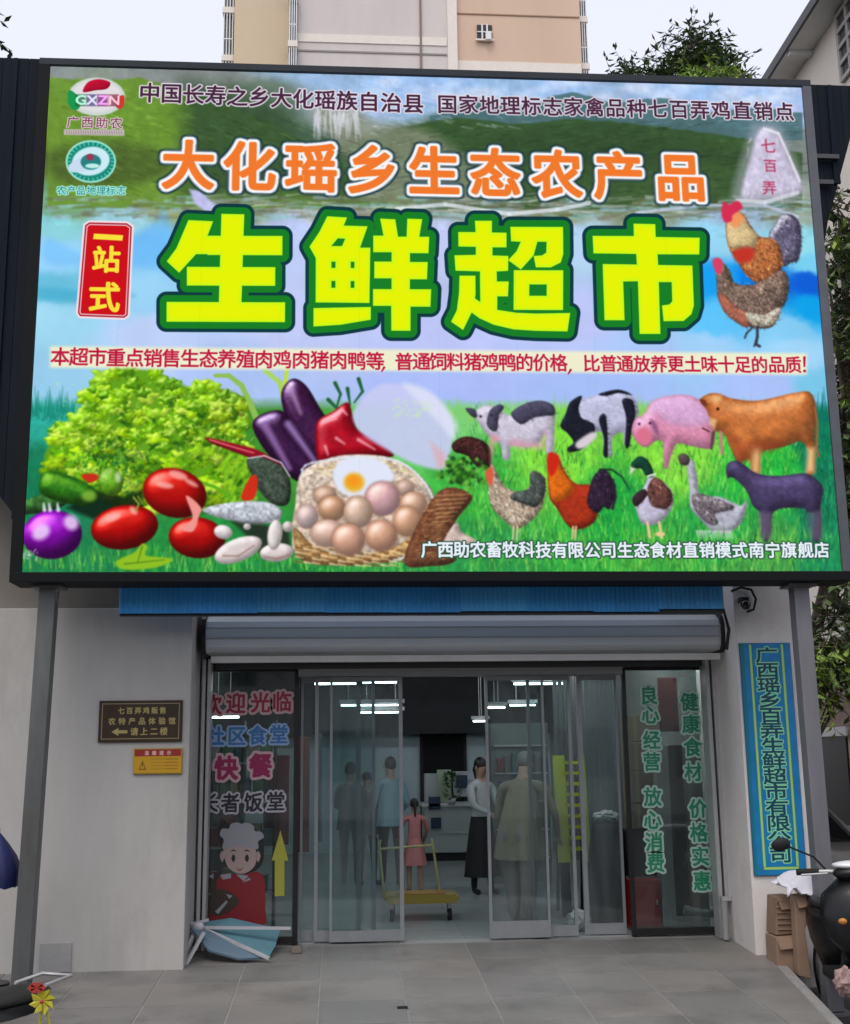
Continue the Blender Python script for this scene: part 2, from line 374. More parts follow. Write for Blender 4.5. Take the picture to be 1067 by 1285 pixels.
def thing(name, loc, label, cat, group=None):
    o = bpy.data.objects.new(name, None); COL.objects.link(o); o.location = loc; o.empty_display_size = .1; return tag(o, label, cat, group)
def struct(o): return tag(o, kind='structure')
def B(x0, x1, y0, y1, z0, z1): return MB().box(x0, x1, y0, y1, z0, z1)
def copy_tree(o, parent=None):
    c = o.copy(); COL.objects.link(c)
    if parent is not None: c.parent = parent
    for ch in o.children: copy_tree(ch, c)
    return c
def screenquad(x0, x1, y, z0, z1, name, m, parent, d=.004):
    """a thin printed plate, its front at y carrying the whole picture"""
    b = MB(); b.add([(x0, y, z0), (x1, y, z0), (x1, y, z1), (x0, y, z1)], [(0, 1, 2, 3)])
    b.add([(x0, y + d, z0), (x1, y + d, z0), (x1, y + d, z1), (x0, y + d, z1)], [(3, 2, 1, 0)])
    uvs = [(0, 0), (1, 0), (1, 1), (0, 1)] + [(0, 0)] * 4
    return b.build(name, m, parent, fix=False, uv=uvs)
# ------------------------------------------------------------------ cut-out lettering (vinyl): quads merged from a glyph mask
def maskmesh(b, m, x0, z1, px, y, k):
    """add the cells of mask m (rows from the top) as merged quads at depth y"""
    b.k = k; H, Wd = m.shape; used = np.zeros_like(m, bool)
    for i in range(H):
        j = 0
        while j < Wd:
            if m[i, j] and not used[i, j]:
                e = j
                while e < Wd and m[i, e] and not used[i, e]: e += 1
                r = i + 1
                while r < H and m[r, j:e].all() and not used[r, j:e].any() and (j == 0 or not m[r, j - 1]) and (e == Wd or not m[r, e]): r += 1
                used[i:r, j:e] = True
                b.add([(x0 + j * px, y, z1 - r * px), (x0 + e * px, y, z1 - r * px), (x0 + e * px, y, z1 - i * px), (x0 + j * px, y, z1 - i * px)], [(0, 1, 2, 3)])
                j = e
            else: j += 1
def lettering(name, parent, chars, y, fill, outline, bold=.012, out=.02, px=.0045):
    """chars: (char, centre x, centre z, size in metres)"""
    b = MB()
    for ch, cx, cz, sz in chars:
        n = int(sz / px); g = glyph_mask(ch, n); p = int(.04 / px); g = np.pad(g, p)
        a = dilate(g, bold / px); o = dilate(a, out / px); h, w = g.shape
        maskmesh(b, o > .5, cx - w * px / 2, cz + h * px / 2, px, y, 1); maskmesh(b, a > .5, cx - w * px / 2, cz + h * px / 2, px, y - .002, 0)
    return b.build(name, [fill, outline], parent, fix=False)
# ------------------------------------------------------------------ the picture shown on the LED billboard
QUAD = ((63, 84), (1004, 109), (1058, 714), (28, 722))
def paint_board():
    C = Canvas(1640, 1090, QUAD); R = C.rs
    full = (slice(0, C.h), slice(0, C.w))
    # landscape, lake and sky
    C.idw([(70, 95, 120, 130, 125), (120, 110, 110, 130, 90), (75, 150, 125, 155, 50), (80, 200, 95, 115, 50), (170, 150, 105, 135, 55), (180, 100, 115, 120, 115),
           (230, 160, 95, 125, 55), (260, 110, 100, 105, 100), (330, 120, 105, 125, 110), (300, 170, 60, 85, 50), (420, 110, 140, 165, 185), (430, 155, 200, 205, 225), (500, 110, 165, 195, 240),
           (560, 105, 150, 190, 245), (640, 115, 130, 165, 190), (700, 108, 150, 190, 245), (760, 118, 120, 140, 150), (860, 112, 165, 200, 250), (960, 118, 185, 205, 250), (1000, 130, 190, 205, 245),
           (470, 185, 90, 110, 80), (560, 160, 80, 105, 75), (600, 200, 85, 100, 70), (700, 165, 70, 85, 55), (760, 200, 85, 100, 65), (860, 180, 85, 100, 70), (900, 230, 110, 125, 90), (1005, 190, 120, 130, 125),
           (160, 210, 80, 105, 50), (200, 250, 140, 155, 95), (80, 262, 115, 165, 115), (300, 250, 130, 150, 110), (420, 256, 165, 170, 150), (480, 262, 150, 150, 130), (600, 262, 170, 180, 170), (700, 260, 130, 140, 100),
           (800, 258, 135, 145, 110), (1000, 255, 150, 165, 150), (920, 262, 160, 185, 215), (70, 280, 140, 215, 225), (150, 280, 160, 215, 230), (180, 310, 110, 190, 250), (70, 320, 150, 210, 250), (60, 365, 100, 190, 220), (60, 400, 160, 220, 245), (180, 370, 150, 210, 245),
           (200, 420, 190, 210, 250), (375, 300, 190, 205, 250), (375, 400, 195, 205, 250), (560, 300, 195, 205, 248), (560, 420, 190, 200, 250), (730, 300, 180, 215, 245), (725, 400, 190, 200, 250), (820, 430, 170, 200, 250),
           (900, 300, 150, 215, 245), (1000, 310, 150, 225, 240), (1015, 330, 120, 210, 245), (900, 350, 20, 160, 245), (960, 350, 0, 120, 230), (1015, 355, 10, 90, 215), (1018, 385, 10, 160, 235), (990, 410, 130, 205, 245), (900, 400, 90, 195, 250), (880, 430, 160, 210, 250), (1000, 440, 160, 215, 250),
           (60, 480, 150, 205, 235), (300, 478, 170, 195, 245), (560, 480, 170, 190, 250), (760, 480, 165, 190, 248), (960, 478, 170, 195, 250), (1030, 480, 120, 200, 235)], p=3.0, mixn=16, cell=30, ax=.6)
    # ridges and slopes
    def ridge(x0, x1, ys, amp, seed, base):
        rr = random.Random(seed); n = 60; return [(lerp(x0, x1, i / n), float(np.interp(i / n, np.linspace(0, 1, len(ys)), ys)) + rr.uniform(-amp, amp)) for i in range(n + 1)] + [(x1, base), (x0, base)]
    C.poly([(60, 80), (330, 88), (300, 106), (200, 112), (60, 104)], (150, 158, 160), soft=6, alpha=.6, sm=True)
    C.poly([(300, 86), (1010, 106), (1010, 135), (620, 128), (470, 165), (430, 120)], (160, 196, 242), soft=8, alpha=.75)
    for i in range(60):
        x = R.uniform(450, 1000); y = R.uniform(100, 128); C.ell(x, y, R.uniform(8, 26), R.uniform(2, 6), (225, 232, 250), soft=5, alpha=.35)
    C.poly(ridge(540, 1006, (146, 124, 134, 114, 130, 121, 139, 133, 141), 1.5, 1, 175), (70, 106, 112), soft=1, alpha=.9)
    C.poly(ridge(430, 1006, (190, 160, 146, 156, 149, 153, 162, 172, 190), 1.2, 2, 262), (54, 84, 44), soft=1, alpha=.95)
    C.poly(ridge(560, 960, (190, 172, 160, 156, 165, 180, 200), 1.5, 5, 205), (44, 68, 40), soft=9, alpha=.55)
    C.poly(ridge(60, 520, (98, 102, 98, 112, 132, 160, 190, 215, 240), 1.5, 3, 262), (104, 146, 46), soft=1, alpha=.94)
    C.poly(ridge(230, 560, (104, 108, 124, 150, 178, 206, 232), 1.5, 4, 250), (48, 76, 46), soft=16, alpha=.85)
    C.poly([(68, 190), (150, 178), (210, 200), (200, 225), (110, 235), (66, 222)], (60, 76, 36), soft=8, alpha=.6, sm=True)
    C.poly([(395, 138), (440, 132), (470, 150), (540, 166), (590, 205), (620, 250), (470, 255), (440, 210), (420, 180)], (128, 136, 112), soft=7, alpha=.8, sm=True)
    for i in range(1900):
        x = R.uniform(62, 1006); y = R.uniform(112 if x < 280 else 150, 250); u, v = C.tc(x, y); u = min(C.w - 1, max(0, int(u))); v = min(C.h - 1, max(0, int(v)))
        c = np.clip(C.im[v, u] * R.uniform(.62, 1.38), 0, 1); L = R.uniform(4, 18); sl = .35 if x < 480 else -.12; C.line(x, y, x + L, y + L * sl * R.uniform(.3, 1.3), R.uniform(.8, 2.6), .4, c, .55, .8)
    for i in range(60):
        x = R.uniform(395, 450); C.line(x, R.uniform(135, 150), x + R.uniform(-3, 6), R.uniform(155, 178), 2, .8, (225, 225, 235), .5, 1)
    for i in range(70):
        x = R.uniform(450, 640); y = R.uniform(105, 160); C.line(x, y, x + R.uniform(5, 22), y + 3, 2, .8, (225, 232, 250), .3, 1)
    for i in range(420):   # shore line breaking up the foot of the slopes
        x = R.uniform(56, 1006); y = R.uniform(247, 274); C.line(x, y, x + R.uniform(10, 44), y + R.uniform(-4, 3), R.uniform(2, 5), .8, [(128, 150, 120), (110, 104, 84), (140, 205, 205), (165, 180, 190), (96, 112, 70), (150, 190, 215)][R.randint(6)], .55, 1.4)
    for i in range(160):   # shore and spray
        x = R.uniform(230, 1005); y = R.uniform(243, 268); C.line(x, y, x + R.uniform(8, 40), y + R.uniform(-4, 3), R.uniform(1, 3), .6, [(235, 235, 240), (100, 95, 75), (190, 200, 190)][R.randint(3)], .4, 1)
    C.path([(500, 262), (560, 256), (640, 268), (700, 262), (740, 254)], 5, (225, 232, 240), .8)
    C.path([(800, 266), (880, 256), (960, 256), (1000, 270)], 4, (200, 210, 240), .7)
    C.poly([(238, 238), (252, 240), (275, 262), (262, 268), (245, 256)], (190, 190, 235), soft=2)
    C.poly([(60, 300), (110, 318), (190, 282), (205, 262), (210, 300), (140, 330), (60, 332)], (110, 190, 250), soft=5, alpha=.6, sm=True)
    C.poly([(50, 362), (120, 368), (170, 372), (100, 380), (50, 376)], (60, 170, 205), soft=4, alpha=.6, sm=True)
    C.tint((slice(0, C.h // 3), slice(0, C.w)), .22, 9); C.tint(full, .08, 40, 14)
    # rock on the right with red carved writing
    C.poly([(938, 170), (946, 155), (976, 155), (990, 180), (1004, 212), (1008, 240), (985, 252), (925, 256), (918, 240)], (170, 172, 188), soft=5, alpha=.5, sm=True)
    C.blob([(950, 165), (962, 158), (978, 168), (992, 200), (1006, 228), (1000, 242), (950, 250), (930, 244), (940, 200)], (212, 206, 230), R=12, dark=.8, tex=.12, cell=6, soft=3)
    C.path([(958, 160), (976, 166), (990, 196), (1003, 226)], 3, (240, 238, 248), .8); C.path([(925, 250), (960, 252), (1000, 240)], 5, (225, 225, 235), .7)
    for i in range(60):
        x = R.uniform(938, 996); y = R.uniform(172, 244); C.line(x, y, x + R.uniform(-6, 6), y + R.uniform(3, 12), 2.5, 1, [(235, 228, 245), (176, 170, 196)][R.randint(2)], .35, 1.2)
    C.text([('七', 963, 182, 21), ('百', 966, 207, 19), ('弄', 965, 234, 20)], (176, 40, 74), .35)
    # lower field
    m = np.clip((C.Y - (500 + 10 * (fbm(C.h, C.w, 60, 31) - .5))) / 14, 0, 1)
    C.idw([(40, 520, 40, 170, 150), (50, 600, 20, 120, 80), (30, 712, 30, 130, 70), (300, 560, 60, 140, 40), (300, 716, 30, 140, 60), (560, 520, 120, 210, 120), (600, 600, 60, 180, 60), (700, 560, 130, 225, 60), (640, 500, 130, 210, 120),
           (850, 570, 130, 220, 60), (780, 640, 30, 165, 60), (900, 660, 40, 170, 70), (600, 700, 40, 150, 70), (960, 590, 40, 190, 60), (1035, 540, 10, 120, 80), (1045, 620, 15, 115, 75), (1048, 700, 30, 140, 80), (820, 705, 60, 170, 60), (960, 700, 70, 160, 70)],
          p=3, mixn=14, cell=14, mask=m)
    for i in range(3400):
        x = R.uniform(590, 1060) if R.rand() < .8 else R.uniform(28, 600); y = R.uniform(512, 722) if x > 560 else R.uniform(696, 724)
        h = R.uniform(7, 22) * (.6 + (y - 500) / 260); c = [(150, 230, 70), (20, 110, 40), (90, 200, 50), (10, 90, 45), (190, 235, 110), (40, 160, 60)][R.randint(6)]
        if x > 1005: c = (c[0] // 3, c[1] * 3 // 4, 90)
        C.line(x, y, x + R.uniform(-7, 7), y - h, 1.6, .3, c, .5, .5)
    for x in range(30, 1060, 2):   # blades standing against the sky
        if 110 < x < 560: continue
        if x > 740 and x < 1020 and R.rand() < .5: continue
        y = 520 + R.uniform(-4, 10); h = R.uniform(8, 28) * (1.35 if x < 95 or x > 1025 else .9); c = (20, 130, 110) if x < 95 else ((10, 110, 95) if x > 1020 else (130, 205, 100))
        C.line(x, y, x + R.uniform(-6, 6), y - h, 3, .4, c, .75, .7)
    C.tint((slice(int(C.h * .72), C.h), full[1]), .35, 7, 77)
    # leafy greens
    Z5 = lambda L: [(x / 3.556, 460 + y / 3.556) for x, y in L]
    lettuce = Z5([(200, 470), (190, 400), (230, 330), (280, 260), (360, 200), (400, 120), (440, 50), (520, 20), (620, 5), (700, 20), (740, 60), (800, 60), (860, 90), (960, 90), (1080, 130), (1110, 330), (1080, 640), (900, 640), (600, 640), (300, 560)])
    C.poly(lettuce, (96, 160, 22), sm=True, soft=2.5, grow=-3)
    lp = np.array(smooth(lettuce)); xs, ys = lp[:, 0], lp[:, 1]; xn, yn = np.roll(xs, -1), np.roll(ys, -1)
    def inl(x, y): return bool(np.sum(((ys > y) != (yn > y)) & (x < (xn - xs) * (y - ys) / (yn - ys + 1e-9) + xs)) % 2)
    cols = [(170, 225, 20), (140, 205, 10), (190, 235, 60), (110, 180, 10), (90, 160, 15), (150, 215, 30)]
    leaves = []
    while len(leaves) < 330:
        x, y = R.uniform(45, 350), R.uniform(458, 645)
        if inl(x, y): leaves.append((x, y))
    leaves.sort(key=lambda p: p[1] + R.uniform(-25, 25))
    for n, (x, y) in enumerate(leaves):
        lo = (y - 460) / 180; dk = .5 + .5 * math.sin(x * .05 + 1.7 * math.sin(y * .06)); r = R.uniform(5, 13)
        ph = R.uniform(0, 6.3); pts = []
        for i in range(18):
            a = i / 18 * 6.283; q = r * (1 + .22 * math.sin(5 * a + ph) + R.uniform(-.2, .2)); pts.append((x + q * 1.15 * math.cos(a), y + q * .8 * math.sin(a)))
        c = cols[R.randint(6)]; f = 1.12 - .34 * lo * dk - (.18 if x > 270 and y < 560 else 0) * dk
        C.blob(pts, tuple(min(255, v * f) for v in c), R=6, dark=.62, lite=(222, 250, 110) if lo < .6 else None, tex=.22, cell=3, seed=n)
        if R.rand() < .3 + .5 * lo * dk:
            for j in range(3): C.line(x + R.uniform(-8, 8), y + r * .6, x + R.uniform(-10, 10), y + r + R.uniform(0, 6), R.uniform(2, 5), 1, [(15, 70, 12), (35, 100, 15)][R.randint(2)], .6, 1.2)
    for i in range(240):   # pale frills
        x = R.uniform(70, 330); y = R.uniform(478, 620); C.line(x, y, x + R.uniform(-4, 4), y + R.uniform(-5, 5), 1.3, .5, (215, 245, 130), .55, .5)
    for i in range(220):   # parsley, dark gaps
        x = R.normal(140, 26); y = R.normal(590, 15); C.line(x, y, x + R.uniform(-5, 5), y + R.uniform(-6, 3), 2.2, 1, [(15, 75, 30), (35, 120, 40), (60, 160, 50)][R.randint(3)], .7, .6)
    C.poly(Z5([(440, 560), (560, 590), (640, 560), (640, 680), (560, 640), (420, 690), (300, 640), (360, 600)]), (10, 25, 12), soft=3, alpha=.85)
    for i in range(120):   # basil leaves near the chilli
        x = R.uniform(285, 325); y = R.uniform(560, 640); C.line(x, y, x - R.uniform(2, 8), y + R.uniform(4, 12), 5, 1, [(120, 190, 20), (150, 215, 40), (80, 150, 20)][R.randint(3)], .6, .8)
    # aubergines, peppers
    Z6 = lambda L: [(230 + x / 2.884, 460 + y / 2.884) for x, y in L]
    C.path(Z6([(120, 35), (170, 35), (215, 70), (245, 130), (270, 190)]), 5, (140, 190, 80), 1, 1.6)
    C.path(Z6([(300, 15), (355, 60), (365, 110)]), 6, (170, 215, 90)); C.path(Z6([(380, 5), (375, 60), (365, 110)]), 5, (190, 225, 60))
    C.blob(Z6([(360, 95), (400, 45), (450, 70), (500, 150), (560, 250), (560, 330), (500, 350), (430, 280), (375, 180)]), (62, 20, 66), R=14, dark=.35, lite=(190, 160, 215), spec=.25, tex=.25, cell=3)
    C.line(*Z6([(395, 85)])[0], *Z6([(430, 170)])[0], 9, 3, (190, 150, 205), .7, 3)
    C.blob(Z6([(255, 210), (300, 170), (370, 165), (420, 240), (500, 340), (500, 380), (430, 420), (360, 370), (290, 290)]), (55, 18, 62), R=16, dark=.3, lite=(180, 150, 210), spec=.2, tex=.2, cell=3)
    C.line(*Z6([(300, 215)])[0], *Z6([(390, 370)])[0], 10, 6, (150, 110, 175), .8, 3); C.line(*Z6([(385, 210)])[0], *Z6([(480, 340)])[0], 9, 5, (165, 130, 195), .8, 3)
    for L in ([(555, 60), (575, 100), (560, 150)], [(640, 45), (655, 90), (625, 130)], [(600, 80), (610, 140)], [(530, 120), (560, 150), (600, 160)], [(590, 190), (610, 215), (640, 235)]): C.path(Z6(L), 5, (30, 95, 55), 1, .4)
    C.blob(Z6([(490, 200), (545, 165), (600, 130), (620, 180), (640, 230), (700, 260), (770, 320), (700, 330), (560, 345), (500, 350), (485, 280)]), (190, 8, 28), R=14, dark=.4, lite=(255, 120, 130), spec=.2, tex=.18, cell=8)
    for a, b in (((520, 200), (560, 190)), ((560, 260), (590, 280)), ((640, 265), (700, 300)), ((585, 160), (598, 175)), ((520, 290), (530, 320))): C.line(*Z6([a])[0], *Z6([b])[0], 4, 2, (250, 170, 180), .8, 1.3)
    C.blob(Z6([(82, 260), (130, 268), (200, 284), (275, 305), (345, 345), (385, 395), (330, 370), (250, 335), (170, 305), (110, 282)]), (165, 15, 35), R=3, dark=.45, tex=.1); C.path(Z6([(100, 268), (200, 298), (260, 315)]), 1.6, (240, 110, 120))
    # herbs leaf, fish head
    C.blob(Z6([(235, 340), (290, 330), (370, 370), (395, 430), (385, 500), (330, 500), (280, 450), (255, 400)]), (72, 88, 72), R=10, dark=.35, tex=.5, cell=3)
    C.poly(Z6([(215, 480), (250, 400), (275, 410), (262, 480)]), (210, 40, 20), sm=True)
    C.path(Z6([(240, 335), (300, 325), (360, 350), (392, 400)]), 1.6, (215, 215, 225))
    C.path(Z6([(60, 420), (120, 440), (180, 480)]), 4, (90, 170, 20))
    # tomatoes, purple onion, cucumbers
    C.blob(Z5([(0, 640), (130, 600), (180, 580), (250, 590), (300, 620), (200, 660), (60, 670)]), (60, 120, 50), R=10, tex=.4)
    C.blob(Z5([(175, 520), (210, 475), (300, 490), (390, 530), (440, 570), (430, 610), (380, 630), (280, 615), (190, 580)]), (48, 135, 22), R=16, dark=.35, lite=(160, 220, 60), tex=.25, spec=.1)
    C.ell(*Z5([(400, 585)])[0], 9, 7, (150, 200, 60), soft=3, alpha=.7)
    C.blob(Z5([(440, 500), (500, 450), (550, 500), (545, 560), (500, 585), (450, 560)]), (110, 190, 30), R=12, dark=.4, tex=.25, lite=(200, 235, 130))
    C.ell(*Z5([(530, 500)])[0], 4, 7, (220, 240, 200), soft=2.5, alpha=.7)
    C.poly(Z5([(365, 492), (430, 487), (440, 510), (400, 525)]), (200, 40, 20), sm=True)
    C.ell(*Z5([(785, 570)])[0], 41, 31, (208, 12, 10), a=.25, R=26, dark=.35, lite=(255, 60, 40), spec=.2, tex=.06)
    C.ell(*Z5([(560, 725)])[0], 43, 28, (206, 10, 8), a=-.15, R=24, dark=.35, lite=(255, 60, 40), spec=.2, tex=.06)
    C.ell(*Z5([(885, 770)])[0], 36, 26, (200, 10, 8), a=.1, R=22, dark=.35, lite=(250, 60, 40), spec=.2, tex=.06)
    for x, y, rx, ry, a in ((740, 535, 11, 4, .15), (800, 490, 12, 5, .3), (510, 682, 10, 4, -.4), (860, 525, 9, 3, .5), (600, 650, 6, 4, .8)): C.ell(*Z5([(x, y)])[0], rx, ry, (255, 190, 180), a=a, soft=2.2, alpha=.75)
    C.path(Z5([(600, 590), (625, 620), (610, 650)]), 2.5, (140, 150, 50)); C.path(Z5([(620, 585), (640, 620)]), 2, (120, 140, 40))
    C.ell(*Z5([(235, 760)])[0], 38, 31, (150, 10, 195), a=-.1, R=28, dark=.3, lite=(205, 70, 240), spec=.15, tex=.08)
    for x, y, rx, ry in ((185, 750, 12, 9), (320, 705, 9, 10)): C.ell(*Z5([(x, y)])[0], rx, ry, (240, 215, 250), a=-.6, soft=3.5, alpha=.85)
    for i in range(26): 
        x, y = R.uniform(105, 170), R.uniform(825, 875); C.line(*Z5([(x, y)])[0], *Z5([(x + R.uniform(-14, 14), y + R.uniform(-12, 12))])[0], 1.2, .5, (235, 225, 240), .8)
    for x in (200, 225, 262): C.line(*Z5([(x, 650)])[0], *Z5([(x - 4, 620)])[0], 5, 2, (225, 230, 240), .9, 1)
    C.poly(Z5([(520, 880), (600, 840), (640, 798), (662, 812), (655, 850), (720, 858), (780, 870), (700, 905), (560, 915)]), (140, 190, 30), sm=True, soft=1); C.line(*Z5([(640, 810)])[0], *Z5([(620, 880)])[0], 1.5, 1, (70, 120, 20)); C.line(*Z5([(560, 890)])[0], *Z5([(740, 870)])[0], 1.5, 1, (70, 120, 20))
    # ham slice, mushrooms, fish
    C.poly(Z5([(835, 585), (870, 600), (905, 640), (895, 670), (870, 740), (820, 735), (850, 700), (865, 670)]), (240, 150, 140), soft=1, sm=True)
    C.blob(Z6([(75, 520), (180, 495), (300, 492), (360, 520), (350, 560), (260, 575), (170, 560), (110, 545)]), (205, 212, 222), R=9, dark=.6, tex=.3, cell=3)
    C.poly(Z6([(180, 565), (300, 575), (390, 600), (400, 690), (300, 700), (220, 600)]), (30, 25, 25), soft=3, alpha=.8)
    for x, y, rx, ry, an, c in ((205, 668, 92, 42, -.38, (238, 222, 220)), (150, 603, 34, 26, .2, (244, 234, 232)), (345, 676, 62, 34, -.1, (236, 220, 218)), (338, 612, 27, 56, .12, (242, 230, 228)), (237, 583, 14, 12, 0, (240, 228, 226)), (385, 582, 20, 20, 0, (232, 214, 210))):
        C.ell(*Z6([(x, y)])[0], rx / 2.884, ry / 2.884, c, a=an, R=8, dark=.6, lite=(255, 250, 248), tex=.06)
    C.path(Z6([(150, 690), (205, 690), (262, 652)]), 2.2, (150, 110, 100), .7); C.path(Z6([(300, 692), (345, 698), (392, 684)]), 2.2, (150, 110, 100), .7)
    # egg basket
    C.blob(Z6([(420, 420), (450, 370), (560, 325), (700, 320), (800, 345), (880, 410), (915, 470), (910, 560), (860, 620), (760, 680), (640, 690), (430, 690), (400, 600), (412, 500)]), (226, 206, 186), R=12, dark=.6, tex=.35, cell=4)
    bask = Z6([(405, 590), (430, 600), (480, 650), (600, 690), (760, 660), (880, 580), (905, 560), (900, 640), (840, 690), (700, 715), (520, 722), (430, 700), (410, 650)])
    C.blob(bask, (186, 142, 86), R=10, dark=.45, tex=.4, cell=3)
    for k in range(5):
        for i in range(16):
            x = 415 + i * 31; y = 640 + k * 17 + 34 * math.sin(i / 16 * 3.14) * (1 - k / 6) - (i > 11) * (i - 11) * 12
            C.line(*Z6([(x, y)])[0], *Z6([(x + 26, y + 5)])[0], 3, 1.5, [(222, 186, 130), (120, 80, 40), (240, 210, 160)][(i + k) % 3], .8, .7)
    for i in range(60):
        t = R.uniform(.1, .9); x = 430 + 460 * t; y = 400 - 70 * math.sin(t * 3.14) + R.uniform(0, 30); C.line(*Z6([(x, y)])[0], *Z6([(x + 24, y + R.uniform(-5, 5))])[0], 2.2, 1, [(240, 225, 170), (190, 165, 110)][R.randint(2)], .8, .7)
    C.poly(Z6([(550, 380), (600, 330), (720, 340), (770, 400), (720, 430), (640, 470), (570, 450)]), (225, 232, 250), sm=True, soft=2)
    EG = [(455, 545, 40, 44, (236, 208, 204)), (520, 470, 42, 36, (232, 190, 160)), (545, 515, 50, 46, (226, 172, 132)), (810, 440, 34, 30, (238, 200, 180)), (840, 500, 50, 48, (232, 184, 152)), (728, 478, 64, 62, (236, 182, 186)), (530, 605, 62, 50, (242, 200, 180)),
          (640, 528, 52, 58, (236, 200, 172)), (818, 560, 52, 56, (234, 176, 138)), (605, 628, 60, 58, (236, 178, 148)), (724, 612, 58, 57, (236, 176, 142))]
    for x, y, rx, ry, c in EG: C.ell(*Z6([(x, y)])[0], rx / 2.884 + 1.2, ry / 2.884 + 1.2, (150, 95, 70), soft=2, alpha=.6); C.ell(*Z6([(x, y)])[0], rx / 2.884, ry / 2.884, c, R=17, dark=.55, lite=(255, 228, 214), tex=.05, spec=.06)
    C.ell(*Z6([(625, 420)])[0], 13, 12, (236, 176, 40), soft=3); C.ell(*Z6([(622, 415)])[0], 8, 7, (250, 140, 20), soft=3, alpha=.7)
    C.path([tuple(v) for v in smooth(Z6([(440, 400), (560, 335), (700, 330), (800, 350), (880, 420), (915, 500), (900, 580), (850, 640), (740, 690)]), 6)[:48]], 3, (225, 235, 245), .7)
    # white cloth behind the basket, second basket, brown hen, broccoli
    C.poly(Z6([(620, 170), (680, 90), (740, 60), (850, 80), (930, 120), (975, 190), (980, 270), (960, 350), (930, 372), (840, 350), (740, 300), (650, 240)]), (200, 204, 244), soft=2.5, alpha=.92, sm=True)
    C.poly(Z6([(800, 60), (900, 90), (990, 190), (985, 260), (930, 200), (860, 130)]), (225, 228, 248), soft=4, alpha=.8, sm=True)
    C.poly(Z6([(900, 270), (950, 310), (965, 360), (930, 370)]), (225, 170, 170), soft=4, alpha=.7)
    for i in range(30): x, y = R.uniform(760, 900), R.uniform(120, 180); C.line(*Z6([(x, y)])[0], *Z6([(x + 12, y + R.uniform(-12, 12))])[0], 3, 1, (200, 232, 190), .5, 1)
    Z7 = lambda L: [(560 + x / 3.952, 460 + y / 3.952) for x, y in L]
    C.blob(Z7([(-30, 620), (140, 640), (60, 760), (30, 860), (60, 960), (-60, 990), (-200, 960)]), (124, 74, 48), R=12, dark=.5, tex=.3, cell=3)
    for k in range(22):
        for j in range(9): x_ = R.uniform(-90, 60); y_ = 660 + k * 14; C.line(*Z7([(x_ - k * 3, y_)])[0], *Z7([(x_ - k * 3 + 22, y_ - 6)])[0], 2, 1, [(170, 116, 74), (70, 36, 22), (200, 150, 100)][R.randint(3)], .45, .6)
    for k in range(7): C.line(*Z7([(-40, 640 + k * 22)])[0], *Z7([(130 - k * 16, 630 + k * 22)])[0], 2.2, 1.2, (196, 146, 96), .65, .7)
    C.blob(Z7([(40, 380), (100, 345), (180, 360), (225, 400), (235, 460), (220, 500), (170, 500), (110, 440), (50, 420)]), (72, 36, 34), R=10, dark=.4, tex=.6, cell=2)
    for i in range(200): x, y = R.normal(90, 50), R.normal(520, 34); C.ell(*Z7([(x, y)])[0], R.uniform(1.5, 3.6), None, [(30, 90, 20), (70, 150, 40), (20, 60, 20), (110, 190, 70)][R.randint(4)], soft=1, alpha=.8)
    C.blob(Z7([(0, 860), (60, 770), (90, 820), (160, 860), (160, 900), (0, 900)]), (225, 200, 190), R=10, dark=.6, tex=.2)
    _blob = C.blob
    def furry(pts, base, **k):
        tx = k.get('tex', .1); k['tex'] = min(tx, .16); _blob(pts, base, **k)
        p = np.array(pts); A = (p[:, 0].max() - p[:, 0].min()) * (p[:, 1].max() - p[:, 1].min())
        big = tx >= .45; C.fur(pts, int(A * (.34 if big else .16)), 3.4 if big else 4.5, ang=1.0 if big else .5, jit=.9, lo=.42 if big else .84, hi=1.75 if big else 1.17, w=1.1 if big else .9)
    C.blob = furry
    # calf-like spotted pig
    C.blob(Z7([(150, 230), (200, 190), (260, 200), (330, 240), (440, 195), (530, 190), (545, 240), (540, 420), (505, 425), (500, 330), (460, 385), (400, 395), (330, 390), (325, 450), (290, 455), (280, 390), (230, 350), (190, 310)]), (222, 214, 234), R=11, dark=.62, tex=.08)
    for q in ([(330, 230), (400, 180), (480, 165), (540, 190), (545, 235), (500, 240), (440, 250), (380, 282)], [(105, 205), (150, 210), (160, 250), (130, 240)], [(225, 215), (270, 185), (295, 200), (270, 240), (262, 310), (235, 315), (210, 280)]):
        C.blob(Z7(q), (74, 70, 96), R=7, dark=.55, tex=.35, cell=3)
    C.poly(Z7([(330, 360), (470, 375), (500, 320), (490, 400), (420, 400), (340, 395)]), (240, 165, 190), soft=4, alpha=.7, sm=True); C.poly(Z7([(230, 330), (280, 350), (250, 380), (230, 480), (225, 380)]), (240, 160, 170), soft=3, alpha=.7)
    for x, y in ((180, 245), (235, 240)): C.ell(*Z7([(x, y)])[0], 1.6, None, (30, 30, 45))
    # black and white pig
    C.blob(Z7([(640, 170), (700, 150), (780, 130), (860, 110), (930, 140), (960, 200), (950, 260), (920, 330), (920, 380), (890, 380), (880, 320), (830, 350), (830, 430), (790, 430), (780, 320), (700, 330), (640, 260)]), (205, 206, 236), R=12, dark=.6, tex=.08)
    for q in ([(600, 230), (625, 170), (680, 140), (665, 200), (680, 250), (740, 280), (740, 330), (690, 400), (620, 420), (610, 400), (640, 370), (605, 320), (575, 290)], [(765, 255), (800, 240), (810, 430), (788, 430), (790, 350)], [(880, 160), (930, 160), (945, 230), (930, 290), (915, 390), (895, 380), (900, 250)], [(765, 130), (860, 108), (930, 135), (860, 125), (800, 140)]):
        C.blob(Z7(q), (26, 28, 42), R=6, dark=.5, tex=.3, cell=3)
    C.poly(Z7([(655, 370), (730, 320), (755, 340), (700, 395), (660, 400)]), (215, 205, 215), soft=2, sm=True)
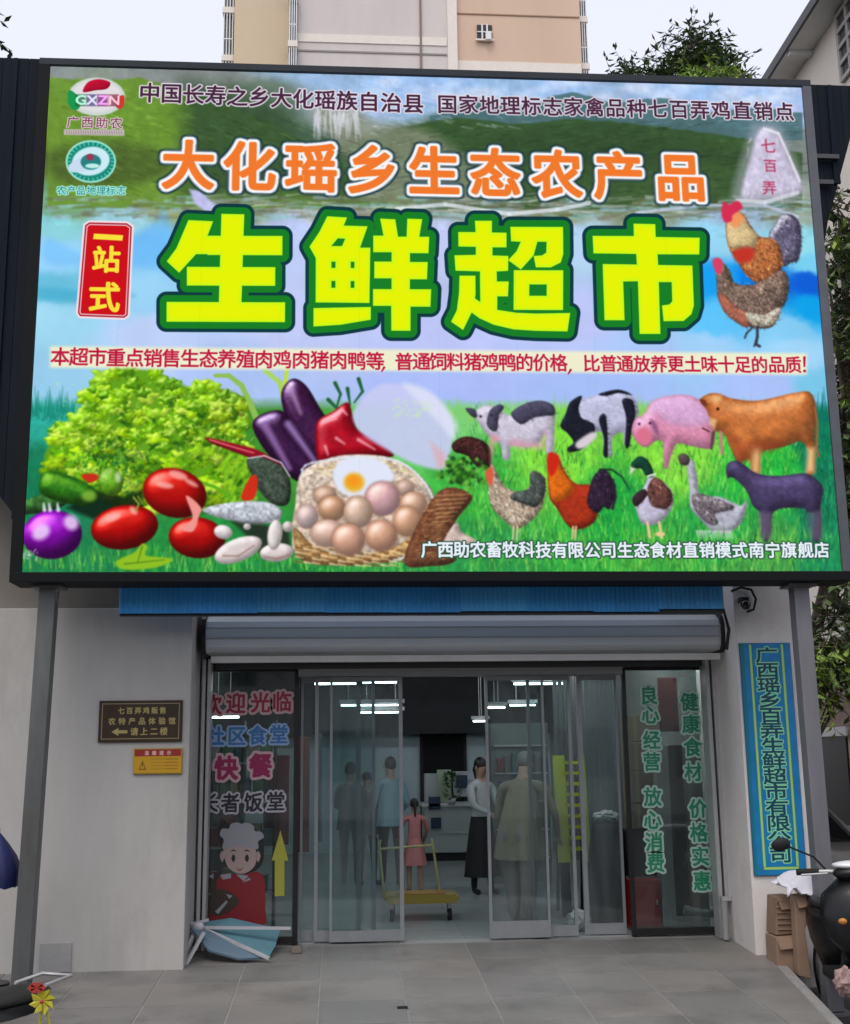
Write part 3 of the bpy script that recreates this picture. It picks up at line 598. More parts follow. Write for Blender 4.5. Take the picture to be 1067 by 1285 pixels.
    # pink pig
    Z8 = lambda L: [(780 + x / 3.718, 460 + y / 3.718) for x, y in L]
    C.blob(Z8([(70, 240), (110, 215), (160, 150), (300, 125), (400, 170), (440, 260), (430, 370), (340, 365), (270, 350), (240, 400), (225, 460), (205, 460), (200, 350), (170, 340), (120, 370), (80, 345), (55, 300)]), (238, 150, 186), R=14, dark=.62, lite=(245, 200, 235), tex=.08)
    C.blob(Z8([(150, 160), (300, 130), (390, 175), (420, 250), (300, 270), (200, 240)]), (226, 180, 226), R=16, dark=.85, tex=.04, soft=5, alpha=.85)
    C.poly(Z8([(80, 290), (120, 280), (150, 320), (125, 360), (85, 345)]), (222, 110, 140), soft=3, sm=True); C.poly(Z8([(140, 240), (170, 260), (180, 310), (155, 290)]), (120, 60, 110), soft=2, alpha=.7, sm=True)
    for x, y in ((90, 262), (140, 258)): C.ell(*Z8([(x, y)])[0], 1.6, None, (60, 20, 50))
    # brown cow
    C.blob(Z8([(370, 150), (410, 120), (460, 118), (520, 140), (640, 150), (800, 115), (880, 110), (910, 180), (905, 300), (905, 480), (865, 485), (880, 400), (840, 340), (760, 365), (680, 380), (655, 400), (650, 490), (615, 490), (600, 420), (550, 440), (510, 360), (480, 300), (440, 290), (420, 240), (400, 190)]), (222, 122, 56), R=20, dark=.5, lite=(244, 180, 120), tex=.18, cell=9)
    C.poly(Z8([(620, 360), (656, 370), (650, 488), (612, 488)]), (246, 196, 130), soft=4, alpha=.8); C.poly(Z8([(870, 370), (905, 370), (903, 482), (866, 484)]), (250, 210, 150), soft=4, alpha=.8)
    C.poly(Z8([(500, 300), (560, 330), (600, 430), (560, 440)]), (150, 60, 30), soft=4, alpha=.6); C.poly(Z8([(600, 340), (760, 340), (700, 385), (600, 380)]), (150, 60, 30), soft=5, alpha=.6, sm=True)
    C.poly(Z8([(370, 145), (395, 150), (405, 175), (385, 172)]), (110, 50, 30), soft=1, sm=True); C.poly(Z8([(430, 130), (470, 125), (470, 150), (440, 165)]), (240, 190, 130), soft=3, alpha=.8); C.poly(Z8([(420, 230), (450, 240), (440, 285), (415, 260)]), (240, 190, 140), soft=2, alpha=.8)
    C.ell(*Z8([(455, 190)])[0], 2, None, (50, 20, 10)); C.path(Z8([(905, 180), (918, 260), (915, 370), (925, 410)]), 2.4, (170, 90, 50)); C.path(Z8([(385, 280), (415, 295)]), 2, (90, 40, 30)); C.line(*Z8([(435, 300)])[0], *Z8([(425, 375)])[0], 4, 3, (90, 60, 60)); C.line(*Z8([(468, 300)])[0], *Z8([(475, 400)])[0], 4, 3, (200, 120, 130))
    # hen
    C.blob(Z7([(225, 500), (240, 480), (260, 520), (300, 590), (380, 620), (430, 580), (425, 530), (450, 515), (495, 545), (500, 620), (480, 700), (420, 770), (350, 800), (300, 760), (240, 700), (220, 620)]), (196, 172, 148), R=10, dark=.5, tex=.6, cell=2.5)
    C.blob(Z7([(425, 530), (455, 515), (495, 550), (500, 620), (460, 690), (400, 680), (330, 650), (350, 620), (420, 600)]), (76, 84, 80), R=8, dark=.45, tex=.7, cell=2)
    C.poly(Z7([(205, 520), (235, 495), (245, 550), (230, 590), (210, 560)]), (215, 90, 60), soft=1.5, sm=True)
    for x in (345, 365): C.line(*Z7([(x, 790)])[0], *Z7([(x - 4, 860)])[0], 2.4, 2, (226, 196, 160))
    # red rooster
    C.blob(Z7([(515, 440), (560, 440), (600, 520), (650, 575), (710, 580), (760, 600), (760, 720), (740, 770), (680, 800), (620, 790), (560, 700), (520, 630)]), (186, 50, 22), R=11, dark=.5, tex=.35, cell=4)
    C.blob(Z7([(520, 450), (555, 450), (600, 530), (640, 590), (600, 650), (540, 660), (520, 590)]), (240, 110, 20), R=9, dark=.6, tex=.25, cell=3)
    C.poly(Z7([(513, 430), (550, 425), (572, 455), (550, 520), (530, 540), (512, 500)]), (205, 34, 18), soft=1.4, sm=True)
    C.blob(Z7([(720, 600), (740, 540), (790, 500), (840, 560), (850, 620), (820, 700), (790, 690), (760, 720), (710, 680)]), (44, 28, 48), R=7, dark=.5, tex=.6, cell=2.5)
    C.path(Z7([(770, 505), (830, 505), (880, 540), (915, 600)]), 2.6, (25, 45, 35), 1, .5); C.path(Z7([(835, 560), (850, 640), (835, 700)]), 3, (40, 26, 44))
    for x in (640, 655): C.line(*Z7([(x, 790)])[0], *Z7([(x - 4, 850)])[0], 2.6, 2, (236, 186, 140))
    # duck
    C.blob(Z8([(70, 640), (60, 600), (110, 560), (140, 500), (180, 520), (240, 570), (245, 640), (210, 700), (150, 735), (100, 720)]), (212, 206, 232), R=10, dark=.6, tex=.12)
    C.blob(Z8([(130, 560), (170, 510), (235, 570), (245, 620), (215, 655), (150, 640)]), (104, 62, 56), R=8, dark=.5, tex=.7, cell=2.5); C.blob(Z8([(62, 600), (110, 565), (130, 590), (90, 640), (66, 640)]), (56, 40, 46), R=5, dark=.5, tex=.4)
    C.blob(Z8([(55, 445), (90, 412), (130, 430), (155, 480), (150, 510), (120, 500), (100, 470), (60, 470)]), (20, 70, 52), R=6, dark=.4, tex=.3); C.poly(Z8([(50, 460), (75, 470), (45, 500)]), (215, 215, 190), soft=1); C.line(*Z8([(132, 505)])[0], *Z8([(165, 495)])[0], 2.4, 2.4, (240, 240, 240))
    for x in (130, 185): C.line(*Z8([(x, 720)])[0], *Z8([(x + 12, 790)])[0], 3, 4, (240, 196, 150))
    C.ell(*Z8([(190, 775)])[0], 6, 3, (245, 200, 150))
    # goose
    C.blob(Z8([(310, 440), (340, 430), (360, 500), (375, 590), (470, 600), (560, 640), (590, 610), (575, 700), (520, 760), (440, 765), (380, 710), (330, 650), (325, 560)]), (196, 196, 214), R=9, dark=.6, tex=.15)
    C.blob(Z8([(340, 590), (400, 590), (530, 640), (500, 665), (440, 680), (460, 720), (420, 730), (350, 660)]), (122, 112, 118), R=7, dark=.5, tex=.5, cell=2.5); C.blob(Z8([(272, 410), (300, 398), (325, 420), (318, 450), (285, 450)]), (90, 74, 74), R=5, dark=.5, tex=.3)
    for i in range(14): x = 360 + i * 12; C.line(*Z8([(x, 760)])[0], *Z8([(x + 10, 795)])[0], 3, 1, (225, 228, 226), .7)
    # dark goat
    C.blob(Z8([(498, 450), (540, 430), (580, 450), (640, 490), (740, 500), (860, 488), (920, 520), (945, 560), (935, 640), (935, 790), (900, 795), (905, 680), (870, 670), (850, 650), (720, 665), (700, 790), (665, 795), (655, 680), (620, 640), (590, 570), (530, 510), (500, 510)]), (74, 62, 104), R=15, dark=.5, lite=(112, 96, 150), tex=.25, cell=5)
    C.poly(Z8([(640, 670), (710, 670), (705, 800), (660, 800)]), (110, 95, 115), soft=3, alpha=.6); C.poly(Z8([(868, 670), (940, 660), (945, 800), (880, 800)]), (100, 90, 110), soft=3, alpha=.6)
    for i in range(360):
        x = R.uniform(600, 1045); y = R.uniform(668, 716); C.line(x, y, x + R.uniform(-5, 5), y - R.uniform(6, 16), 1.5, .3, [(150, 230, 90), (20, 110, 40), (90, 200, 60)][R.randint(3)], .6, .5)
    # rooster and hen pair on the right
    Zr = lambda L: [(890 + x / 4.286, 150 + y / 4.286) for x, y in L]
    C.blob(Zr([(320, 620), (350, 560), (380, 510), (430, 500), (480, 540), (495, 640), (480, 740), (440, 760), (400, 780), (370, 720)]), (92, 84, 112), R=8, dark=.5, lite=(220, 220, 235), tex=.8, cell=2)
    C.blob(Zr([(90, 560), (120, 480), (180, 500), (220, 560), (270, 620), (330, 630), (380, 680), (390, 790), (330, 860), (270, 870), (200, 830), (150, 750), (105, 680)]), (196, 112, 60), R=12, dark=.5, tex=.6, cell=2.5)
    C.blob(Zr([(95, 560), (130, 490), (180, 510), (220, 570), (260, 620), (240, 680), (170, 690), (110, 670)]), (238, 208, 150), R=10, dark=.6, tex=.35, cell=3); C.poly(Zr([(110, 500), (160, 490), (185, 530), (150, 570), (120, 560)]), (240, 150, 90), soft=3, sm=True)
    C.poly(Zr([(68, 470), (80, 435), (110, 450), (150, 430), (180, 465), (150, 490), (125, 510), (120, 540), (85, 545), (68, 510)]), (214, 40, 78), soft=1.2, sm=True); C.poly(Zr([(130, 710), (180, 680), (240, 690), (225, 750), (160, 760)]), (196, 48, 36), soft=3, sm=True)
    C.blob(Zr([(40, 800), (70, 760), (110, 800), (140, 870), (230, 880), (300, 850), (360, 810), (410, 810), (430, 880), (410, 980), (390, 1000), (370, 1060), (330, 1110), (240, 1110), (150, 1080), (90, 1030), (50, 950), (42, 870)]), (122, 98, 84), R=12, dark=.5, tex=1.0, cell=1.6)
    C.blob(Zr([(50, 930), (100, 950), (160, 1010), (220, 1040), (210, 1110), (140, 1075), (80, 1020)]), (196, 112, 86), R=7, dark=.5, tex=.4); C.blob(Zr([(200, 1030), (300, 1040), (380, 1000), (360, 1070), (320, 1100), (230, 1090)]), (212, 200, 176), R=7, dark=.6, tex=.7, cell=2)
    C.poly(Zr([(20, 750), (50, 735), (75, 760), (65, 820), (35, 810)]), (216, 60, 96), soft=1.2, sm=True)
    for i in range(520):
        x, y = R.uniform(60, 400), R.uniform(850, 1070); C.ell(*Zr([(x, y)])[0], .8, None, [(220, 210, 200), (60, 50, 50)][R.randint(2)], alpha=.35 if (x > 100 and y > 860) else 0)
    C.path(Zr([(235, 1110), (205, 1140), (195, 1165)]), 2.5, (60, 60, 80)); C.path(Zr([(262, 1105), (262, 1160), (255, 1200), (275, 1210)]), 3.5, (50, 55, 70)); C.path(Zr([(262, 1150), (245, 1210)]), 2, (50, 55, 70))
    C.blob = _blob
    C.im = blur(C.im, 1) * .96 + col(205, 205, 235) * .04  # light blur, plus a pale lavender lift mixed in as screen bloom
    # slogan strip
    m = np.clip(1 - (np.abs(C.Y - (452 + (C.X - 540) * .005)) - 11) / 5, 0, 1) * np.clip((C.X - 60) / 6, 0, 1) * np.clip((1016 - C.X) / 6, 0, 1)
    C.put(full, m, col(242, 240, 205), .95)
    C.text(row('本超市重点销售生态养殖肉鸡肉猪肉鸭等', 76, 449.5, 473, 453, 23.5), (190, 20, 62), .62)
    C.line(484, 461, 481, 466, 3, 1.5, (190, 20, 62)); C.line(718, 463, 715, 468, 3, 1.5, (190, 20, 62))
    C.text(row('普通饲料猪鸡鸭的价格', 509, 453.5, 703, 454.5, 23.0), (190, 20, 62), .62)
    C.text(row('比普通放养更土味十足的品质', 744, 455, 996, 455.5, 22.5), (190, 20, 62), .62)
    C.line(1010, 446, 1010, 457, 3.2, 2.2, (190, 20, 62)); C.ell(1010.3, 463, 1.8, None, (190, 20, 62))
    # top row
    C.text(row('中国长寿之乡大化瑶族自治县', 188, 117, 519, 130, 28), (74, 42, 66), .75, ((1.7, (232, 226, 236)),))
    C.text(row('国家地理标志家禽品种七百弄鸡直销点', 562, 130.5, 983, 139, 27), (74, 42, 66), .7, ((1.7, (232, 226, 236)),))
    # orange row
    C.text(row('大化瑶乡生态农产品', 237, 208, 854, 222, 67), (242, 122, 46), 2.6, ((8.4, (24, 56, 66)), (5.2, (248, 246, 250))))
    # big headline, drawn stroke by stroke
    k = 1 / 5.616; mk = np.full((C.h, C.w), -99.0, np.float32)
    def U(ox, oy, polys, holes=()):
        for q in polys:
            pts = [(ox + x * k, oy + y * k) for x, y in q]; reg = C._r(pts, 30 * C.sc); mk[reg] = np.maximum(mk[reg], C.sd(pts, reg))
        for q in holes:
            pts = [(ox + x * k, oy + y * k) for x, y in q]; reg = C._r(pts, 30 * C.sc); mk[reg] = np.minimum(mk[reg], -C.sd(pts, reg))
    rc = lambda a, b, c, d: [(a, b), (c, b), (c, d), (a, d)]
    U(190, 250, [[(498, 105), (660, 108), (640, 800), (480, 800)], rc(400, 260, 930, 396), [(265, 150), (440, 158), (400, 262), (320, 390), (200, 522), (112, 442), (180, 350)], [(320, 260), (480, 260), (480, 390), (300, 390)], rc(255, 480, 880, 612), rc(112, 728, 950, 868)])
    U(370, 250, [[(235, 120), (375, 128), (352, 185), (520, 190), (468, 340), (540, 340), (535, 730), (155, 728), (155, 415), (110, 335), (180, 230)], [(140, 768), (545, 758), (545, 848), (330, 885), (140, 898)],
                 [(608, 135), (715, 140), (735, 262), (795, 262), (800, 135), (905, 138), (885, 262), (955, 262), (950, 378), (820, 378), (820, 440), (945, 440), (940, 562), (820, 562), (820, 632), (970, 632), (965, 755), (825, 755), (825, 925), (690, 925), (688, 750), (560, 750), (560, 632), (690, 632), (690, 556), (568, 556), (568, 438), (690, 438), (690, 372), (560, 372), (560, 255), (632, 255)]],
      [[(310, 275), (362, 278), (340, 330), (265, 330)], rc(266, 440, 294, 484), rc(402, 440, 428, 484), rc(266, 576, 294, 624), rc(402, 576, 428, 624)])
    U(550, 250, [[(265, 148), (385, 148), (385, 230), (488, 232), (488, 335), (390, 335), (390, 392), (502, 395), (500, 500), (420, 505), (422, 575), (505, 575), (500, 680), (425, 680), (425, 775), (560, 795), (700, 800), (938, 795), (920, 925), (700, 922), (540, 912), (400, 880), (300, 835), (245, 795), (185, 918), (100, 860), (140, 780), (155, 660), (158, 535), (270, 535), (272, 660), (268, 695), (305, 720), (302, 505), (130, 500), (122, 392), (272, 388), (272, 332), (150, 330), (148, 228), (270, 228)],
                 [(515, 190), (885, 190), (888, 380), (870, 440), (800, 475), (695, 475), (680, 395), (740, 390), (768, 370), (770, 295), (705, 295), (680, 390), (590, 490), (500, 425), (560, 360), (588, 295), (520, 292)],
                 rc(540, 495, 888, 775)], [rc(650, 595, 772, 675)])
    U(720, 250, [[(425, 165), (578, 168), (582, 258), (890, 262), (888, 380), (595, 380), (600, 455), (840, 458), (852, 740), (835, 800), (780, 848), (640, 850), (628, 740), (680, 732), (700, 710), (695, 575), (605, 575), (618, 940), (472, 940), (458, 570), (355, 572), (366, 845), (225, 845), (210, 450), (450, 452), (445, 378), (145, 375), (138, 252), (428, 252)]])
    t = lambda v, e: np.clip(v / .9 + .5, 0, 1)
    C.put(full, t(mk + 13.0, 0), col(18, 58, 66)); C.put(full, t(mk + 8.6, 0), col(26, 128, 40))
    C.put(full, t(mk, 0), lerp(col(196, 250, 30), col(230, 244, 8), np.clip(mk / 5, 0, 1)[..., None]))
    # one-stop red seal
    seal = [(106, 283), (112, 279), (160, 280), (167, 285), (162, 397), (157, 401), (100, 399), (97, 394)]
    C.poly(seal, (245, 225, 230), grow=1.5, soft=.8); C.poly(seal, (170, 30, 50), soft=.6, grow=-1); C.poly(seal, (240, 220, 225), soft=.5, grow=-3); C.poly(seal, (205, 18, 28), grow=-4.2)
    C.poly([(118, 294), (155, 296), (154, 303), (117, 301)], (250, 225, 60)); C.text([('站', 134, 327, 35), ('式', 131, 374, 39)], (250, 225, 60), 1.3)
    # logos
    C.ell(121, 122, 36, 24, (205, 215, 210), soft=1.2); C.ell(121, 121, 31, 20, (226, 222, 226), soft=2)
    C.poly([(86, 114), (97, 121), (100, 135), (92, 139), (85, 130)], (30, 150, 80), sm=True); C.poly([(155, 120), (145, 125), (146, 135), (152, 137), (156, 130)], (205, 60, 50), sm=True)
    C.blob([(104, 116), (110, 104), (124, 100), (138, 104), (134, 112), (120, 114)], (196, 20, 55), R=4, dark=.7, tex=.05)
    for i, (ch, c) in enumerate(zip('GXZN', ((70, 190, 110), (120, 120, 200), (190, 60, 160), (225, 90, 110)))):
        C.poly([(94 + 14 * i, 119), (107 + 14 * i, 119), (107 + 14 * i, 134), (94 + 14 * i, 134)], (c[0] * .55, c[1] * .5, c[2] * .6), soft=1, alpha=.7)
        C.text([(ch, 101 + 14 * i, 126, 17, 1.1)], tuple(min(255, v + 110) for v in c), .7)
    C.text(row('广西助农', 91, 154, 146, 155, 16), (120, 40, 70), .2, ((1.4, (222, 205, 215)),)); C.poly([(80, 163), (156, 163), (156, 171), (80, 170)], (215, 200, 215), soft=1, alpha=.8)
    for i in range(24): C.line(83 + i * 3, 165, 84 + i * 3, 169, 1.2, 1.2, (130, 70, 110), .5)
    C.ell(114, 203.5, 32, 27, (150, 225, 205), soft=.8); C.ell(114, 203.5, 29.5, 24.5, (24, 140, 122), soft=.8); C.ell(114, 203, 24, 18, (205, 235, 245), a=-.2, soft=1.2)
    C.ell(106, 206, 22, 9, (200, 220, 240), a=-.35, soft=1); C.ell(114, 204, 13, 10, (40, 130, 130), soft=1); C.ell(113, 198, 5, 4.4, (150, 60, 90)); C.ell(116, 209, 9, 3, (190, 240, 230), soft=1)
    for i in range(30):
        a = i / 30 * 6.28; C.line(114 + 26 * math.cos(a), 203.5 + 21 * math.sin(a), 114 + 29 * math.cos(a), 203.5 + 24 * math.sin(a), 1.2, 1.2, (170, 230, 215), .6)
    C.text(row('农产品地理标志', 77, 240, 152, 240, 12), (20, 130, 125), .2, ((1.5, (170, 235, 225)),))
    # company line at the bottom
    C.text(row('广西助农畜牧科技有限公司生态食材直销模式南宁旗舰店', 541, 690, 1033, 687, 20), (232, 240, 250), .75, ((1.6, (40, 80, 60)),))
    # LED module texture: faint cabinet seams
    for f in np.linspace(0, 1, 11)[1:-1]:
        i = int(f * C.w); C.im[:, i:i + 1] *= .95
    return C
# ------------------------------------------------------------------ main planes (metres from the camera)
YS, YP, YW, YD = 9.0, 9.2, 9.85, 10.7           # LED face, steel posts, front walls, door line
PX = lambda px, py, Y: P(px, py, Y)[0]
PZ = lambda px, py, Y: P(px, py, Y)[1]
WL = PX(236, 1000, YW)                           # right edge of the left wall
PR0, PR1 = PX(927, 808, YW) - .02, PX(1003, 806, YW)      # right pier
ZH = PZ(600, 836, YD)                            # underside of the shutter line
# materials used all over
M_paint = mat('wall paint grey', (.47, .46, .435), .85, var=.10, vscale=1.6, bump=.2, bscale=90, streak=3, dirt=(.31, .30, .275), dscale=1.7)
M_paint2 = mat('wall paint cream', (.23, .21, .18), .85, var=.12, vscale=1.5, bump=.15, bscale=60, dirt=(.16, .15, .13), dscale=1.2)
M_alu = mat('brushed aluminium', (.50, .50, .50), .42, .3, var=.08, vscale=14)
M_aluw = mat('pale door frame', (.31, .325, .33), .4, .2, var=.08, vscale=10)
M_black = mat('black frame', (.012, .012, .013), .4, var=.2)
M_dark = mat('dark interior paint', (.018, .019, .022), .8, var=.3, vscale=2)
M_steel = mat('grey steel post', (.115, .122, .12), .5, .25, var=.22, vscale=5, bump=.1, streak=4, dirt=(.07, .05, .04), dscale=3)
M_steel2 = mat('galvanised grey post', (.20, .20, .215), .5, .3, var=.16, vscale=5, streak=5, dirt=(.12, .10, .09), dscale=3)
M_rubber = mat('black rubber', (.012, .012, .012), .8)
M_white = mat('white enamel', (.72, .72, .72), .45)
# ------------------------------------------------------------------ ground
M_asph = mat('asphalt', (.05, .05, .05), .9, var=.3, vscale=5, bump=.5, bscale=200)
b = MB(); b.add([(-150, -60, -.36), (150, -60, -.36), (150, 250, -.36), (-150, 250, -.36)], [(0, 1, 2, 3)])
ground = struct(b.build('road', M_asph))
eA, eB = PG(951, 1184), PG(1045, 1285)
def edge_x(Y): return eA[0] + (Y - eA[1]) * (eB[0] - eA[0]) / (eB[1] - eA[1])
M_grout = mat('cement joint', (.29, .282, .27), .9, var=.15, vscale=9, bump=.3)
XL = -5.0
b = MB(); ys = [4.5, 10.6, YD + .05]
for y0, y1 in zip(ys[:-1], ys[1:]):
    t = [(XL, y0, gz(y0) - .006), (edge_x(y0), y0, gz(y0) - .006), (edge_x(y1), y1, gz(y1) - .006), (XL, y1, gz(y1) - .006)]
    q = [(x, y, -.40) for x, y, z in t]; b.add(t + q, [(0, 1, 2, 3), (7, 6, 5, 4), (0, 4, 5, 1), (1, 5, 6, 2), (2, 6, 7, 3), (3, 7, 4, 0)])
pave = struct(b.build('forecourt_pavement', M_grout))
tm = [mat('paving tile %s' % n, c, .48, var=.30, vscale=2.2, bump=.25, bscale=40, dirt=(.10, .096, .09), dscale=1.1) for n, c in (('grey', (.195, .188, .176)), ('warm grey', (.21, .196, .18)), ('dark grey', (.18, .174, .165)))]
TW, TD = .60, .60; y = 10.58; row_i = 0
while y > 6.6:
    y0 = y - TD + .011; x = -4.93 + (.0)
    while x < 3.5:
        c = [(x, y0), (x + TW - .011, y0), (x + TW - .011, y), (x, y)]
        c = [(min(px, edge_x(py) - .012), py) for px, py in c]
        if c[1][0] - c[0][0] > .05:
            dz = random.uniform(-.0012, .0012); v = []
            cx_, cy_ = sum(p[0] for p in c) / 4, sum(p[1] for p in c) / 4
            for s_, h in ((1, -.02), (1, -.002), (.985, 0)): v += [(cx_ + (px - cx_) * s_, cy_ + (py - cy_) * s_, gz(cy_ + (py - cy_) * s_) + h + dz) for px, py in c]
            f = [(8, 9, 10, 11)] + [(a + k, a + (k + 1) % 4, a + 4 + (k + 1) % 4, a + 4 + k) for a in (0, 4) for k in range(4)]
            MB().add(v, f).build('paving_tile', random.choice(tm), pave)
        x += TW
    y -= TD; row_i += 1
b = MB()   # kerb stones closing the right edge
for i in range(8):
    ya, yb = 10.6 - i * .75, 10.6 - (i + 1) * .75 + .012; xa, xb = edge_x(ya), edge_x(yb)
    MB().add([(xb + .002, yb, -.38), (xb + .10, yb, -.38), (xa + .10, ya, -.38), (xa + .002, ya, -.38), (xb + .002, yb, gz(yb) - .004), (xb + .085, yb, gz(yb) - .012), (xa + .085, ya, gz(ya) - .012), (xa + .002, ya, gz(ya) - .004)],
             [(0, 1, 2, 3), (4, 5, 6, 7), (0, 4, 5, 1), (1, 5, 6, 2), (2, 6, 7, 3), (3, 7, 4, 0)]).build('kerb_stone', M_grout, pave, bevel=.012)
# ------------------------------------------------------------------ shop building
bld = thing('shop_building', (1.2, YW, 0), 'grey rendered ground floor shop building with the wide open glass entrance', 'building')
YB = 20.5; IX0, IX1 = -1.55, PR0 + .25
b = MB(); ztop = PZ(150, 763, YW)
b.box(-6.5, WL, YW, YW + .22, -.3, ztop); b.box(WL - .16, WL - .002, YW + .22, YD + .35, -.3, ztop - .002)
tag(b.build('front_wall', M_paint, bld, bevel=.008), 'grey painted wall left of the entrance')
b = MB().box(-6.5, PX(150, 750, YW + .1), YW + .08, YW + .5, ztop + .003, 5.2); b.build('upper_wall', M_paint2, bld)
b = MB().box(PR0, PR1, YW - .0, YW + .3, -.3, 3.4); b.box(PR0 + .002, PR0 + .2, YW + .3, YD + .35, -.3, 3.4)
tag(b.build('pier', mat('pier render', (.80, .76, .72), .85, var=.08, vscale=2, bump=.2, bscale=60, dirt=(.56, .52, .47), dscale=1.4), bld, bevel=.006), 'pale rendered pier right of the entrance')
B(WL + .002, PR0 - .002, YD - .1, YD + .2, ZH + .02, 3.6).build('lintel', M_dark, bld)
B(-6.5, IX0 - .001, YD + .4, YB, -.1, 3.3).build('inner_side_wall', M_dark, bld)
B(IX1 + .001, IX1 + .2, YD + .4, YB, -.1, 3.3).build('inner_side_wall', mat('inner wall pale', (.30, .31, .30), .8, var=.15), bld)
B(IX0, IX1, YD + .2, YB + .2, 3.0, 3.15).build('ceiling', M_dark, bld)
M_teal = mat('pale teal inner wall', (.48, .60, .62), .7, var=.08)
B(IX0, IX1, YB, YB + .15, 0, 3.0).build('back_wall', M_teal, bld)
B(IX0, IX1, YB - .5, YB - .3, PZ(500, 921, YB - .5), 3.0).build('ceiling_beam', M_dark, bld)
B(IX0, IX1, 15.6, 15.75, PZ(500, 876, 15.6) + .45, 3.0).build('ceiling_beam', M_dark, bld)
fl = struct(B(IX0, IX1, YD + .05, YB, -.10, 0).build('shop_floor', mat('shop floor tiles', (.33, .36, .36), .22, var=.12, vscale=2, bump=.05)))
for i in range(5):      # large floor tiles just inside the door
    for j in range(9):
        B(-1.3 + j * .6 + .003, -1.3 + (j + 1) * .6 - .003, YD + .06 + i * .6, YD + .06 + (i + 1) * .6 - .006, 0, .004).build('floor_tile', mat('shop floor tiles', (0, 0, 0)), fl)
dk = thing('dark_doorway', (PX(557, 1000, YB), YB, 0), 'black open doorway in the pale back wall behind the white counter', 'doorway')
x0, x1 = PX(531, 960, YB - .04), PX(582, 960, YB - .04)
B(x0, x1, YB - .04, YB - .01, 0, PZ(555, 922, YB)).build('doorway_black_plate', mat('doorway black', (.004, .004, .005), .9), dk); b = MB().box(x0 - .05, x0, YB - .07, YB - .01, 0, 2.0).box(x1, x1 + .05, YB - .07, YB - .01, 0, 2.0).box(x0 - .05, x1 + .05, YB - .07, YB - .01, 2.0, 2.05); b.build('door_frame', M_dark, dk)  # solid black plate stands for the dark depth of the doorway
# fluorescent tubes inside
def tube_light(px0, px1, py, Y, label, s=26, yaw=0):
    xa, za = P(px0, py, Y); xb, zb = P(px1, py, Y); z = (za + zb) / 2
    t = thing('fluorescent_light', ((xa + xb) / 2, Y, z), label, 'ceiling light', 'fluorescent lights in the shop')
    MB().tube([(xa, Y + yaw, z), (xb, Y - yaw, z)], .012, 8).build('tube', emis('tube white', (.86, .95, 1.0), s), t)
    b = MB().box(xa - .03, xb + .03, Y - .035, Y + .035, z + .03, z + .08); b.build('fitting', M_white, t)
    MB().bar((xa + .1, Y, z + .08), (xa + .1, Y, 3.0), .012).build('hanger', M_alu, t); MB().bar((xb - .1, Y, z + .08), (xb - .1, Y, 3.0), .012).build('hanger', M_alu, t)
for a in ((395, 450, 858, 13.4, 'left of the two long bright tubes high behind the left sliding doors'), (455, 498, 856, 13.3, 'right of the two long bright tubes high behind the left sliding doors'), (428, 505, 885, 17.0, 'thin tube below the two long bright tubes, behind the left sliding doors'), (452, 505, 894, 18.2, 'lowest thin tube behind the left sliding doors'),
          (638, 716, 852, 13.5, 'brightest tube, high behind the right sliding doors'), (645, 712, 858, 13.9, 'tube just below the brightest one behind the right sliding doors'), (612, 634, 888, 17.4, 'short tube at the edge of the right door leaf'), (640, 672, 885, 18.2, 'dim tube right of the short tube at the right door leaf'), (594, 612, 905, 19.4, 'tiny distant tube at the right of the open doorway'), (262, 300, 900, 13.6, 'tube behind the lettering of the left shop window')):
    tube_light(*a, s=9 if a[2] < 870 else 5)
for i_, (x_, Y_) in enumerate(((-.6, 10.98), (1.1, 10.98), (2.9, 10.98))):      # fill tubes added unseen by the door to light fronts of goods and people
    t = thing('fluorescent_light', (x_, Y_, 2.7), ('left', 'middle', 'right')[i_] + ' one of the three lit tubes under the ceiling just inside the entrance', 'ceiling light', 'fluorescent lights in the shop')
    MB().tube([(x_ - .6, Y_, 2.66), (x_ + .6, Y_, 2.66)], .02, 8).build('tube', emis('tube fill', (.86, .95, 1.0), 55), t); B(x_ - .62, x_ + .62, Y_ - .035, Y_ + .035, 2.685, 2.76).build('fitting', M_white, t)
for i_, (x_, Y_) in enumerate(((.2, 13.4), (3.0, 13.4), (.2, 17.6), (3.2, 17.6))):  # more hidden fill tubes, added to brighten the counter and the back
    t = thing('fluorescent_light', (x_, Y_, 2.95), ('left', 'right')[i_ % 2] + (' lit tube under the ceiling above the people' if i_ < 2 else ' lit tube under the ceiling just before the white counter'), 'ceiling light', 'fluorescent lights in the shop')
    MB().tube([(x_ - .6, Y_, 2.93), (x_ + .6, Y_, 2.93)], .02, 8).build('tube', emis('tube fill', (0, 0, 0), 1), t); B(x_ - .62, x_ + .62, Y_ - .035, Y_ + .035, 2.955, 2.995).build('fitting', M_white, t)
